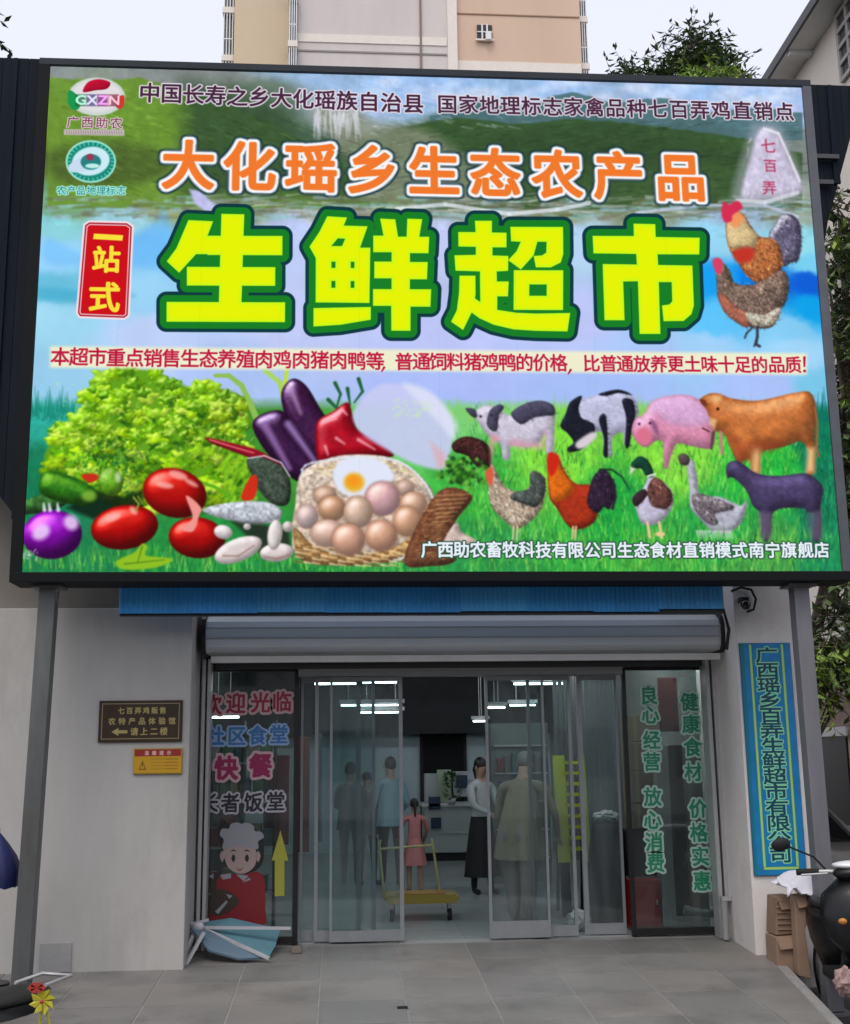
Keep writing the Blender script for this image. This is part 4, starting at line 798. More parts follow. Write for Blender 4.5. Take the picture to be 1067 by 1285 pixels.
# ------------------------------------------------------------------ roller shutter
sh = thing('roller_shutter', ((WL + PR0) / 2, YD - .5, ZH), 'grey metal roller shutter box above the entrance, rolled up', 'shutter')
x0, x1 = PX(258, 800, YD - .55) , PX(905, 800, YD - .55); zt, zb = PZ(580, 769, YD - .55), PZ(580, 817, YD - .55); hh = zt - zb
M_shut = mat('shutter sheet', (.76, .79, .79), .45, .12, var=.10, vscale=4, streak=-12, dirt=(.5, .5, .49), dscale=2)
y0 = YD - .55
prof = [(y0 + .34, zb), (y0 + .05, zb), (y0 + .0, zb + .05), (y0 - .012, zb + hh * .35), (y0 - .012, zb + hh * .62), (y0 + .02, zb + hh * .8), (y0 + .09, zt - .02), (y0 + .16, zt), (y0 + .34, zt)]
MB().prismx(prof, x0, x1).build('shutter_box', M_shut, sh, bevel=.004)
for z_ in (.35, .62): B(x0, x1, y0 - .02, y0 - .0125, zb + hh * z_ - .006, zb + hh * z_ + .006).build('fold', M_alu, sh)
for xa, xb in ((x0 - .035, x0 - .001), (x1 + .001, x1 + .05)):
    MB().prismx([(y - .02 if y < y0 + .1 else y, z + (.02 if z > zb + .1 else -.02)) for y, z in prof], xa, xb).build('end_plate', M_black, sh)
B(x0 + .05, x1 - .02, YD - .56, YD - .50, PZ(580, 830, YD - .53), PZ(580, 822, YD - .53)).build('bottom_slat', mat('bottom slat beige', (.62, .60, .55), .5, .2, var=.1), sh)
B(x0 + .05, x1 - .02, YD - .16, YD - .102, PZ(580, 838, YD - .15), PZ(580, 812, YD - .15)).build('shutter_gap_strip', M_black, sh)  # black strip stands in for the dark gap below the shutter box
for xa, xb in ((PX(251, 1000, YD - .2), PX(262, 1000, YD - .2)), (PX(893, 1000, YD - .2), PX(906, 1000, YD - .2))):
    b = MB().box(xa, xa + (xb - xa) * .38, YD - .24, YD - .10, .0, zb - .03).box(xa + (xb - xa) * .62, xb, YD - .24, YD - .10, .0, zb - .03).box(xa, xb, YD - .10, YD - .07, .0, zb - .03); b.build('guide_rail', M_alu, sh)
# jamb cladding between guide rail and pier
b = MB().box(PX(907, 1000, YD - .2), PR0 - .003, YD - .16, YD - .05, 0, 3.0); tag(b.build('jamb', M_aluw, bld), 'aluminium jamb right of the door')
b = MB().box(WL + .003, PX(250, 1000, YD - .2), YD - .16, YD - .05, 0, 3.0); b.build('jamb', M_paint, bld)
# ------------------------------------------------------------------ blue corrugated sheets under the billboard
aw = thing('blue_metal_cladding', (1, YW, 2.7), 'strip of blue corrugated metal sheets just under the billboard', 'metal sheeting')
M_blue = [mat('blue sheet %d' % i, c, .5, .0, var=.12, vscale=4, streak=4, dirt=(.06, .30, .70), dscale=2.2) for i, c in enumerate(((.05, .40, .95), (.08, .46, .98), (.045, .38, .92)))]
YA = YS + .42; xa = PX(150, 750, YA); xe = PX(908, 750, YA); n = 9; w = (xe - xa) / n
for i in range(n):
    b = MB(); s0 = xa + i * w; zb_ = PZ(530, 767, YA) + random.uniform(-.012, .012); pts = []; k = 14
    for j in range(k):
        q = w / k; X = s0 + j * q; pts += [(X, 0), (X + q * .25, -.007), (X + q * .6, -.007), (X + q * .8, 0)]
    pts.append((s0 + w, 0)); vs = [(X, YA + d - (i % 2) * .004, z) for z in (zb_, 3.4) for X, d in pts]; m = len(pts)
    b.add(vs, [(j, j + 1, m + j + 1, m + j) for j in range(m - 1)]); o = b.build('metal_sheet', M_blue[(i * 2) % 3], aw, fix=False)
    o.modifiers.new('solid', 'SOLIDIFY').thickness = .002
b = MB().box(xa, xe, YA + .03, YA + .09, PZ(530, 771, YA), PZ(530, 764, YA)); b.build('shadow_strip', M_black, aw)  # black strip stands in for the shadow line under the blue sheets
cab = MB().tube([(PX(px, py, YW - .04), YW - .04, PZ(px, py, YW - .04)) for px, py in ((250, 770), (300, 768), (380, 771), (470, 769), (560, 766), (650, 769), (760, 765), (850, 767), (908, 764), (915, 790), (912, 815))], .016, 6).build('power_cable', M_rubber)
tag(cab, 'black cable sagging along the top of the grey shutter box', 'cable')
# ------------------------------------------------------------------ dark sheet fascia behind the billboard
fas = thing('dark_metal_fascia', (.7, 9.5, 3.2), 'dark corrugated metal fascia showing left and right behind the billboard', 'metal sheeting')
YF = 9.5; pol = [P(x, y, YF) for x, y in ((-160, 68), (0, 72), (540, 91), (1085, 108), (1078, 130), (1067, 176), (1046, 248), (1030, 320), (1000, 560), (700, 640), (200, 660), (60, 690), (24, 660), (0, 622), (-160, 470))]
M_fas = [mat('fascia sheet %d' % i, c, .8, .0, spec=.12, var=.25, vscale=3, streak=5, dirt=(.02, .024, .03), dscale=2) for i, c in enumerate(((.010, .016, .024), (.008, .014, .022), (.013, .017, .023)))]
def span(x):
    zs = []
    for i in range(len(pol)):
        (x0, z0), (x1, z1) = pol[i], pol[(i + 1) % len(pol)]
        if (x0 - x) * (x1 - x) < 0 or x0 == x: zs.append(z0 + (z1 - z0) * (x - x0) / (x1 - x0 + 1e-9))
    return (min(zs), max(zs)) if len(zs) >= 2 else None
xs0, xs1 = min(p[0] for p in pol) + .01, max(p[0] for p in pol) - .01; n = 40
for i in range(n):
    a, c = lerp(xs0, xs1, i / n), lerp(xs0, xs1, (i + 1) / n) - .004; sa, sc_ = span(a), span(c)
    if not sa or not sc_: continue
    b = MB(); b.prism([(a, sa[0]), (c, sc_[0]), (c, sc_[1]), (a, sa[1])], YF, YF + .02)
    m_ = (a + c) / 2; sm_ = span(m_); b.prism([(m_ - .03, sm_[0] + .01), (m_ + .03, sm_[0] + .01), (m_ + .018, sm_[1] - .01), (m_ - .018, sm_[1] - .01)], YF - .022, YF - .001)
    b.build('metal_sheet', M_fas[random.randrange(3)], fas)
for px, py in ((1046, 200), (1046, 232)):
    x_, z_ = P(px, py, YF); B(x_ - .2, x_ + .03 if py < 210 else x_ - .02, YF - .06, YF - .024, z_ - .02, z_ + .02).build('rail', mat('fascia rail', (.07, .07, .075), .5, .3), fas)
# ------------------------------------------------------------------ LED billboard
x0, z0 = P(28, 722, YS); x1, z1 = P(1058, 714, YS); _, zt = P(63, 84, YS); _, zt2 = P(1004, 109, YS); _z0 = (z0 + z1) / 2; _z1 = (zt + zt2) / 2
x0 = (x0 + P(63, 84, YS)[0]) / 2; x1 = (x1 + P(1004, 109, YS)[0]) / 2
bb = thing('led_billboard', ((x0 + x1) / 2, YS, _z0 - .08), 'big lit LED billboard with yellow Chinese characters, vegetables and farm animals', 'billboard')
screenquad(x0, x1, YS, _z0, _z1, 'screen', printmat('led picture', paint_board().image('billboard picture'), .5, 1.0), bb)
fb, ft, fl_, fr_ = .075, .06, .085, .075
M_fg = mat('billboard frame grey', (.10, .105, .12), .45, .3, var=.15, vscale=6); M_fk = mat('billboard frame black', (.008, .009, .010), .7, .0, spec=.15)
B(x0 - fl_, x1 + fr_, YS - .03, YS + .30, _z1, _z1 + ft).build('frame_top', mat('billboard frame slate', (.035, .042, .05), .7, .0, spec=.2, var=.15), bb, bevel=.004)
B(x0 - fl_, x1 + fr_, YS - .03, YS + .30, _z0 - fb, _z0).build('frame_bottom', M_fk, bb, bevel=.004)
B(x0 - fl_, x0, YS - .028, YS + .30, _z0, _z1).build('frame_side', M_fk, bb)
B(x1, x1 + fr_, YS - .028, YS + .30, _z0, _z1).build('frame_side', M_fg, bb)
B(x0 - .02, x1 + .02, YS + .02, YS + .29, _z0 - .02, _z1 + .02).build('cabinet', M_dark, bb)
# ------------------------------------------------------------------ steel posts
def post(xt, xb, w, label, m, zt):
    t = thing('steel_post', (xb, YP, 0), label, 'post', 'steel posts under the billboard'); xz = lambda z: lerp(xb, xt, (z + .3) / (zt + .3))
    MB().bar((xz(-.34), YP, -.34), (xz(zt), YP, zt), w, w).build('post_shaft', m, t, bevel=.006); B(xz(-.3) - w, xz(-.3) + w, YP - w, YP + w, -.36 if xb > 3 else gz(YP) - .02, -.345 if xb > 3 else gz(YP) + .012).build('base_plate', m, t); B(xt - w * .9, xt + w * .9, YP - w * .9, YP + w * .9, zt - .02, zt).build('cap_plate', m, t)
post(PX(61, 760, YP), PX(27, 1215, YP), .125, 'tall dark grey steel post left of the entrance holding up the billboard', M_steel, _z0 - fb - .003)
post(PX(1007, 800, YP), PX(1033, 1098, YP), .125, 'tall pale grey steel post beside the blue vertical sign', M_steel2, _z0 - fb - .003)
blk = B(PX(42, 1200, YW - .2), PX(83, 1200, YW - .2), YW - .012, YW - .001, gz(YW), PZ(60, 1188, YW - .2)).build('concrete_block', mat('cement block', (.34, .335, .325), .9, var=.15, bump=.3, bscale=40), bevel=.01)
tag(blk, 'square grey cement patch at the foot of the left wall beside the steel post', 'cement patch')
# ------------------------------------------------------------------ sliding glass doors
M_glass = glassmat('door glass', refl=.055, haze=.048); M_glass2 = glassmat('window glass', (.80, .86, .84), .05, .03)
hd = thing('door_header', (PX(578, 843, YD), YD, PZ(578, 848, YD)), 'pale aluminium rail above the sliding doors', 'door rail')
B(PX(375, 843, YD), PX(779, 843, YD), YD - .07, YD + .14, PZ(578, 848, YD), PZ(578, 838, YD)).build('rail_cover', M_aluw, hd, bevel=.003)
B(PX(375, 843, YD), PX(779, 843, YD), YD - .09, YD - .071, PZ(578, 841, YD), PZ(578, 839, YD)).build('cover_lip', M_alu, hd)
zt = PZ(578, 848, YD)
def leaf(p0, p1, Y, label, m=M_aluw, sw=(.03, .03), bot=.09, zb=.012):
    xa, xb = PX(p0, 1000, Y), PX(p1, 1000, Y)
    t = thing('sliding_door', ((xa + xb) / 2, Y, zb), label, 'glass door', 'sliding glass door leaves of the entrance')
    B(xa, xa + sw[0], Y - .016, Y + .016, zb, zt - .004).build('stile', m, t); B(xb - sw[1], xb, Y - .016, Y + .016, zb, zt - .004).build('stile', m, t)
    B(xa + sw[0], xb - sw[1], Y - .015, Y + .015, zb, zb + bot).build('bottom_rail', m, t); B(xa + sw[0], xb - sw[1], Y - .015, Y + .015, zt - .045, zt - .004).build('top_rail', m, t)
    B(xa + sw[0], xb - sw[1], Y - .004, Y + .004, zb + bot, zt - .045).build('pane', M_glass, t)
    return t
leaf(414, 506, YD + .00, 'left sliding door leaf beside the open doorway, standing in front of the other left leaves', sw=(.022, .034))
leaf(395, 471, YD + .05, 'middle one of the three overlapping left sliding door leaves', sw=(.03, .03))
leaf(377, 453, YD + .10, 'rearmost left sliding door leaf, next to the black window post', sw=(.022, .04))
leaf(611, 686, YD + .00, 'right sliding door leaf beside the open doorway, with the pale bottom rail', sw=(.026, .022), bot=.14)
leaf(664, 720, YD + .05, 'middle one of the three overlapping right sliding door leaves', sw=(.03, .03))
leaf(728, 779, YD + .10, 'rightmost sliding door leaf, beside the right shop window', sw=(.042, .025))
hb = MB().tube([(PX(402, 930, YD + .2), YD + .18, PZ(402, 920, YD)), (PX(402, 1060, YD + .2), YD + .18, PZ(402, 1058, YD))], .016, 10).build('door_pull', mat('chrome', (.8, .8, .8), .12, 1.0))
tag(hb, 'long shiny upright chrome bar behind the left sliding doors', 'door pull')
# ------------------------------------------------------------------ shop windows with vinyl lettering
def window(p0, p1, pt, pb, label, name='shop_window'):
    xa, xb = PX(p0, 1000, YD), PX(p1, 1000, YD); z1, z0 = PZ((p0 + p1) / 2, pt, YD), PZ((p0 + p1) / 2, pb, YD)
    t = thing(name, ((xa + xb) / 2, YD, z0), label, 'shop window')
    for q in ((xa, xa + .035), (xb - .045, xb)): B(q[0], q[1], YD - .03, YD + .03, 0.0, z1).build('frame_post', M_black, t)
    B(xa + .035, xb - .045, YD - .028, YD + .028, z1 - .05, z1).build('frame_head', M_black, t); B(xa + .035, xb - .045, YD - .028, YD + .028, z0 - .04, z0 + .01).build('frame_sill', M_black, t)
    p = B(xa + .035, xb - .045, YD - .004, YD + .004, z0 + .01, z1 - .05).build('pane', M_glass2, t); return t, p
wl, pl = window(258, 375, 836, 1178, 'left shop window with red, blue and black lettering and a little chef sticker')
wr, pr = window(786, 897, 834, 1166, 'right shop window with two columns of green lettering')
Yl = YD - .008
def ch(s, pts, sz, Y=Yl): return [(c, *P(x, y, Y), sz * (YD / FPX)) for c, (x, y) in zip(s, pts)]
V = lambda n, c: mat('vinyl ' + n, c, .5)
lettering('lettering', pl, ch('欢迎光临', ((266, 885), (296, 883), (327, 882), (354, 881)), 26), Yl, V('red', (.36, .02, .06)), V('pink edge', (.66, .44, .45)), .007, .024)
lettering('lettering', pl, ch('社区食堂', ((270, 924), (297, 924), (323, 923), (350, 922)), 24), Yl, V('blue', (.04, .19, .45)), V('blue edge', (.34, .48, .72)), .006, .020)
lettering('lettering', pl, ch('快餐', ((284, 964), (327, 961)), 30), Yl, V('crimson', (.35, .015, .10)), V('pink edge', (0, 0, 0)), .010, .028)
lettering('lettering', pl, ch('长者饭堂', ((262, 1008), (289, 1008), (318, 1007), (346, 1006)), 24), Yl, V('black', (.02, .02, .03)), V('grey edge', (.52, .50, .54)), .006, .020)
gr, ge = V('green', (.02, .27, .14)), V('pale green edge', (.46, .66, .56))
lettering('lettering', pr, ch('良心经营放心消费', ((814, 873), (816, 897), (818, 929), (818, 956), (819, 1000), (819, 1029), (821, 1057), (823, 1083)), 24), Yl, gr, ge, .006, .021)
lettering('lettering', pr, ch('健康食材价格实惠', ((865, 881), (867, 909), (869, 938), (870, 969), (876, 1015), (877, 1045), (879, 1075), (881, 1106)), 24), Yl, gr, ge, .006, .021)
# chef sticker (a plain printed cut-out on the glass)
stk = bpy.data.objects.new('chef_sticker', None); COL.objects.link(stk); stk.parent = pl; stk.location = -wloc(pl)
def flat(name, px, m, off, sm=True, par=None):
    q = smooth(px, 4) if sm else px; pts = [P(x, y, Yl) for x, y in q]; y = Yl - .001 * off
    return MB().prism([(a, c) for a, c in pts], y - .0008, y).build(name, m, par)
bpy.data.objects.remove(stk)
flat('chef_sticker', [(262, 1150), (266, 1118), (276, 1100), (286, 1096), (302, 1098), (322, 1094), (332, 1105), (333, 1140), (332, 1160), (300, 1162), (268, 1156)], V('tunic red', (.24, .015, .02)), 0, par=pl)
flat('chef_sticker', [(278, 1052), (276, 1036), (280, 1028), (290, 1036), (302, 1031), (314, 1034), (328, 1050), (331, 1058), (330, 1082), (318, 1094), (300, 1097), (286, 1088), (277, 1075)], V('hair black', (.015, .012, .014)), 1, par=pl)
flat('chef_sticker', [(281, 1072), (282, 1066), (300, 1062), (318, 1064), (322, 1072), (320, 1086), (310, 1095), (298, 1096), (286, 1088)], V('skin', (.44, .33, .30)), 2, par=pl)
for x in (279, 324): flat('chef_sticker', [(x - 3, 1074), (x, 1068), (x + 3, 1074), (x, 1082)], V('skin', (0, 0, 0)), 2, par=pl)
flat('chef_sticker', [(280, 1066), (281, 1054), (276, 1048), (279, 1040), (287, 1040), (290, 1034), (298, 1032), (304, 1034), (308, 1032), (318, 1036), (320, 1043), (328, 1044), (331, 1051), (324, 1056), (323, 1066), (300, 1062)], V('hat white', (.32, .33, .35)), 3, par=pl)
for x in (293, 310): flat('chef_sticker', [(x - 2.6, 1077), (x, 1072), (x + 2.6, 1077), (x, 1082)], V('black', (0, 0, 0)), 3, par=pl)
for x in (293, 310): flat('chef_sticker', [(x - 4, 1069), (x, 1066), (x + 4, 1069), (x, 1068)], V('black', (0, 0, 0)), 3, par=pl)
flat('chef_sticker', [(296, 1089), (301, 1091), (306, 1088), (301, 1093)], V('mouth', (.3, .06, .06)), 3, par=pl)
for q in ([(262, 1100), (268, 1096), (268, 1103)], [(276, 1098), (290, 1096), (290, 1102), (280, 1104)], [(296, 1097), (312, 1099), (306, 1106)], [(308, 1098), (315, 1104), (304, 1108), (312, 1102)], [(268, 1142), (280, 1128), (276, 1140)]): flat('chef_sticker', q, V('hat white', (0, 0, 0)), 2, False, par=pl)
for q in ([(262, 1128), (274, 1116), (290, 1120), (300, 1132), (284, 1146), (266, 1148)], [(262, 1112), (270, 1104), (272, 1116), (264, 1122)]): flat('chef_sticker', q, V('dish brown', (.05, .035, .025)), 4, par=pl)
for q in ([(270, 1144), (284, 1130), (286, 1132), (274, 1147)], [(284, 1122), (292, 1124), (288, 1128)]): flat('chef_sticker', q, V('hat white', (0, 0, 0)), 5, False, par=pl)
flat('arrow_sticker', [(352, 1042), (362, 1080), (357, 1080), (357, 1124), (345, 1125), (345, 1080), (341, 1080)], V('yellow', (.42, .40, .05)), 1, False, par=pl)
# things behind the windows
def bx(name, p0, p1, pt, pb, Y, d, m, label, cat, **k):
    xa, xb = PX(p0, pb, Y), PX(p1, pb, Y); return tag(B(xa, xb, Y, Y + d, PZ((p0 + p1) / 2, pb, Y), PZ((p0 + p1) / 2, pt, Y)).build(name, m, bevel=k.pop('bevel', .008)), label, cat, **k)
o = bx('red_banner', 368, 388, 925, 1070, YD + .5, .02, mat('banner red brown', (.16, .035, .02), .7, var=.5, vscale=6), 'narrow red brown hanging banner behind the black window post', 'banner')
o = bx('red_curtain', 330, 362, 948, 1060, YD + .9, .05, mat('curtain red', (.13, .01, .02), .8, var=.4, vscale=9), 'dark red cloth hanging behind the left shop window', 'curtain')
sf = thing('goods_shelf', (PX(300, 1100, YD + .7), YD + .7, 0), 'cluttered dark shelf of goods behind the left shop window', 'shelf')
xa, xb = PX(258, 1100, YD + .7), PX(345, 1100, YD + .7)
for z in (.35, .75, 1.15, 1.5): B(xa, xb, YD + .6, YD + .9, z, z + .02).build('shelf_board', M_alu, sf)
for x in (xa, (xa + xb) / 2, xb - .02): B(x, x + .02, YD + .6, YD + .9, 0, 1.9).build('upright', M_black, sf)
GC = [mat('goods %d' % i, c, .6) for i, c in enumerate(((.05, .12, .06), (.22, .21, .19), (.05, .06, .16), (.18, .03, .03), (.10, .09, .08), (.04, .10, .11), (.25, .22, .12)))]
gi = 0
for z in (.02, .37, .77, 1.17, 1.52):
    x = xa + .03
    while x < xb - .1:
        w = random.uniform(.05, .12); h = random.uniform(.14, .30); gi += 1
        tag(B(x, x + w, YD + .62, YD + .8, z, z + h).build('packet', random.choice(GC), bevel=.006), 'packet of goods standing on the cluttered shelf behind the left shop window', 'packet', 'packets on the cluttered shelf behind the left shop window'); x += w + random.uniform(.01, .05)
# carton stack behind the right window
M_cart = mat('carton beige', (.24, .19, .13), .8, var=.15, vscale=4); M_tape = mat('carton tape', (.33, .27, .17), .4)
names = ['topmost', 'second from the top', 'third from the top', 'lowest']
zc = [(897, 931), (932, 968), (969, 1008), (1009, 1040)]
for i, (a, c) in enumerate(zc):
    Y = YD + .45; xa, xb = PX(790, 950, Y), PX(829, 950, Y); z1, z0 = PZ(810, a, Y), PZ(810, c, Y)
    t = thing('carton', ((xa + xb) / 2, Y + .15, z0), 'beige carton behind the right shop window, %s of its stack' % names[i], 'box', 'cartons behind the right shop window')
    B(xa, xb - .01 * (i % 2), Y, Y + .3, z0 + .002, z1).build('carton_body', M_cart, t, bevel=.006); B(xa + .05, xa + .08, Y - .002, Y + .3, z0 + .01, z1 + .002).build('tape', M_tape, t)
o = bx('storage_rack', 788, 832, 1041, 1100, YD + .5, .3, M_dark, 'dark cabinet under the beige cartons behind the right shop window', 'cabinet')
Y = YD + .35
fx = thing('extinguisher_box', (PX(812, 1160, Y), Y, 0), 'red fire extinguisher box on the floor behind the right shop window', 'extinguisher box')
M_red = mat('extinguisher red', (.40, .015, .02), .4); xa, xb = PX(792, 1140, Y), PX(830, 1140, Y); zt_ = PZ(810, 1104, Y)
B(xa, xb, Y, Y + .2, .02, zt_).build('box_body', M_red, fx, bevel=.01); B(xa + .03, xb - .06, Y - .008, Y, .08, zt_ - .05).build('box_door', mat('extinguisher door', (.5, .04, .04), .3), fx); B(xa - .01, xb + .01, Y - .01, Y + .21, 0, .03).build('box_foot', mat('brown wood', (.14, .08, .05), .6), fx); B(xb - .05, xb - .03, Y - .02, Y, zt_ * .5, zt_ * .6).build('handle', M_alu, fx)
o = bx('tiled_column', 833, 850, 935, 1162, YD + .35, .25, mat('column tiles', (.36, .38, .38), .4, var=.08), 'pale tiled column between the two lines of green lettering', 'column')
o = bx('display_panel', 851, 868, 935, 1150, YD + .6, .1, mat('panel dark', (.05, .055, .06), .5), 'tall dark panel right of the pale tiled column', 'panel')
o = bx('red_brown_board', 829, 853, 850, 918, YD + .5, .04, mat('board maroon', (.09, .025, .025), .6), 'small maroon board high behind the right shop window', 'board')
o = bx('roller_curtain', 868, 893, 850, 1150, YD + .9, .04, mat('curtain grey', (.22, .24, .22), .7, var=.2, vscale=8, streak=8), 'grey curtain behind the right end of the right shop window', 'curtain')
pp = thing('grey_pipe', (PX(880, 1146, YD + .1), YD + .1, 0), 'grey plastic pipe with a bend low behind the right shop window', 'pipe')
MB().tube([(PX(861, 1142, YD + .12), YD + .12, PZ(861, 1142, YD + .12)), (PX(882, 1146, YD + .12), YD + .12, PZ(882, 1146, YD + .12)), (PX(900, 1147, YD + .12), YD + .12, PZ(900, 1147, YD + .12))], .034, 12).build('pipe_run', M_aluw, pp)
MB().tube([(PX(859, 1142, YD + .12), YD + .12, PZ(861, 1142, YD + .12)), (PX(865, 1143, YD + .12), YD + .12, PZ(865, 1143, YD + .12))], .045, 12).build('pipe_collar', M_aluw, pp)
st = thing('door_stand', (PX(910, 1165, YD - .3), YD - .3, gz(YD - .3)), 'short white upright bollard tube at the foot of the right jamb', 'tube')
MB().tube([(PX(911, 1165, YD - .3), YD - .3, 0), (PX(911, 1165, YD - .3), YD - .3, PZ(911, 1128, YD - .3))], .028, 12).build('tube_body', mat('pvc grey', (.32, .32, .32), .5), st); B(PX(905, 1128, YD - .3), PX(917, 1128, YD - .3), YD - .33, YD - .27, PZ(911, 1130, YD - .3), PZ(911, 1125, YD - .3)).build('tube_cap', M_alu, st)
# ------------------------------------------------------------------ wall signs (flat print on boards)
Yb = YW - .02
def plate(name, quad, paint, label, cat, Y=Yb, rim=None, th=.012):
    (xa, z1), (xb, z0) = P(quad[0], quad[1], Y), P(quad[2], quad[3], Y)
    t = thing(name, ((xa + xb) / 2, Y, z0), label, cat); img = paint(abs((xb - xa) / (z1 - z0)))
    B(xa, xb, Y, YW - .001, z0, z1).build('board', rim or M_black, t); screenquad(xa + .004, xb - .004, Y - .003, z0 + .004, z1 - .004, 'print', printmat(name + ' print', img, .45), t, d=.002)
    return t
def brown(a):
    w = 420; C = Canvas(w, int(w / a), None, (52, 34, 12)); h = C.h
    C.tint((slice(0, h), slice(0, w)), .3, 60)
    for o_, c in ((14, (150, 140, 105)),):
        for p in (((o_, o_), (w - o_, o_)), ((w - o_, o_), (w - o_, h - o_)), ((w - o_, h - o_), (o_, h - o_)), ((o_, h - o_), (o_, o_))): C.line(*p[0], *p[1], 4, 4, c)
    g = (176, 160, 100); r1 = row('七百弄鸡贩售', 110, h * .24, 322, h * .24, 36); r2 = row('农特产品体验馆', 65, h * .5, 370, h * .5, 38); r3 = row('请上二楼', 180, h * .76, 330, h * .76, 42)
    for r in (r1, r2, r3): C.text(r, g, 1.6)
    C.poly([(65, h * .76), (100, h * .66), (100, h * .72), (145, h * .72), (145, h * .8), (100, h * .8), (100, h * .86)], g); return C.image('direction sign')
plate('direction_sign', (125, 879.5, 228, 930.5), brown, 'brown wall sign with gold lettering and a left arrow, on the grey wall', 'sign', rim=mat('sign rim bronze', (.05, .03, .02), .4, .3))
def yellow(a):
    w = 300; C = Canvas(w, int(w / a), None, (196, 150, 22)); h = C.h
    C.poly([(4, 4), (w - 4, 4), (w - 4, h * .3), (4, h * .3)], (150, 40, 30)); C.text(row('温馨提示', 80, h * .17, 220, h * .17, 30), (225, 190, 180), 1.2)
    C.poly([(30, h * .85), (55, h * .45), (80, h * .85)], (120, 90, 10)); C.poly([(40, h * .8), (55, h * .55), (70, h * .8)], (196, 150, 22)); C.line(55, h * .6, 55, h * .72, 4, 3, (60, 40, 10))
    for r_ in range(4):
        for i in range(9): C.line(110 + i * 19, h * (.42 + .13 * r_), 122 + i * 19, h * (.42 + .13 * r_), 7, 7, (120, 88, 14), .3 if i < 5 else .6, 2)
    for y in (2, h - 2): C.line(0, y, w, y, 4, 4, (160, 120, 20))
    return C.image('notice')
plate('yellow_notice', (168, 939.5, 228, 971), yellow, 'small yellow notice with a red header under the brown wall sign', 'notice', rim=mat('notice rim', (.4, .3, .05), .5))
def vert(a):
    h = 1500; w = int(h * a); C = Canvas(w, h, None, (22, 128, 188)); C.tint((slice(0, h), slice(0, w)), .2, 70)
    C.poly([(0, 0), (w * .07, 0), (w * .05, h), (0, h)], (10, 120, 110), soft=4, alpha=.7)
    a_, b_ = w * .20, w * .84
    for p in (((a_, 14), (a_, h - 42)), ((b_, 14), (b_, h - 42)), ((a_, h - 42), (b_, h - 42))): C.line(*p[0], *p[1], 22, 22, (40, 140, 130)); C.line(*p[0], *p[1], 15, 15, (178, 220, 110))
    s = '广西瑶乡百弄生鲜超市有限公司'; cx = (a_ + b_) / 2
    C.text([(c, cx, 80 + i * (h - 205) / 13, 108, 1.6) for i, c in enumerate(s)], (12, 70, 96), 3.2, ((11, (150, 226, 170)),))
    return C.image('vertical sign')
plate('vertical_company_sign', (928, 807, 1013, 1098), vert, 'tall narrow blue sign with one column of Chinese characters, on the right pier', 'sign', rim=mat('sign rim blue', (.02, .12, .3), .4))
# cctv camera
Yc = YW - .1
cc = thing('security_camera', (PX(935, 757, Yc), YW, PZ(935, 757, Yc)), 'small black dome camera with a looping cable high on the pale pier', 'camera')
MB().ell((PX(936, 759, Yc), Yc, PZ(936, 759, Yc)), (.042, .042, .042), 14, 10).build('camera_dome', mat('smoked dome', (.01, .01, .012), .12), cc); B(PX(931, 752, Yc), PX(940, 752, Yc), Yc, YW - .001, PZ(936, 755, Yc), PZ(936, 749, Yc)).build('bracket', M_dark, cc)
MB().tube([(PX(x, y, YW - .03), YW - .03, PZ(x, y, YW - .03)) for x, y in ((918, 742), (930, 737), (943, 740), (949, 752), (946, 765), (938, 768))], .011, 6).build('cable', M_rubber, cc)
# ------------------------------------------------------------------ counter and goods far inside
Yk = 18.6
ct = thing('white_counter', (PX(560, 1070, Yk), Yk, 0), 'long white service counter far inside the open doorway', 'counter')
M_cw = mat('counter white', (.42, .46, .46), .4, var=.06)
xa, xb = PX(533, 1050, Yk), PX(606, 1050, Yk)
B(xa, xb, Yk, Yk + .6, .12, PZ(560, 1012, Yk)).build('counter_body', M_cw, ct, bevel=.01); B(xa + .03, xb - .03, Yk + .03, Yk + .5, 0, .12).build('plinth', M_dark, ct); B(xa - .03, xb + .03, Yk - .03, Yk + .63, PZ(560, 1012, Yk), PZ(560, 1008, Yk)).build('counter_top', M_white, ct); B(xa, xb, Yk - .012, Yk - .001, PZ(560, 1046, Yk), PZ(560, 1044, Yk)).build('trim', M_alu, ct)
bx('scale_cabinet', 534, 556, 971, 1007, Yk + .1, .3, M_cw, 'pale upright cabinet standing on the left end of the white counter', 'cabinet')
bx('menu_board', 549, 567, 966, 1007, Yk + .05, .03, mat('menu board', (.36, .42, .30), .5), 'pale green menu board on the white counter behind the potted plant', 'board')
for i, (a, c, d, e, lab) in enumerate(((538, 553, 1000, 1016, 'dark blue picture panel on the front of the white counter, upper one'), (541, 554, 1026, 1040, 'dark blue picture panel on the front of the white counter, lower one'), (573, 587, 973, 989, 'dark blue notice on the white screen at the right of the counter'))):
    bx('picture_panel', a, c, d, e, Yk - .03, .012, mat('panel navy', (.02, .04, .09), .4), lab, 'picture panel', bevel=0)
bx('white_screen', 569, 596, 968, 1000, Yk + .02, .03, mat('screen white', (.50, .50, .56), .5), 'white notice screen right of the potted plant on the counter', 'board')
pt = thing('potted_plant', (PX(566, 1010, Yk), Yk - .15, PZ(566, 1010, Yk)), 'green leafy potted plant standing on the white counter', 'plant')
b = MB(); rr_ = random.Random(5); zb_ = PZ(566, 1010, Yk); xb_ = PX(566, 1010, Yk)
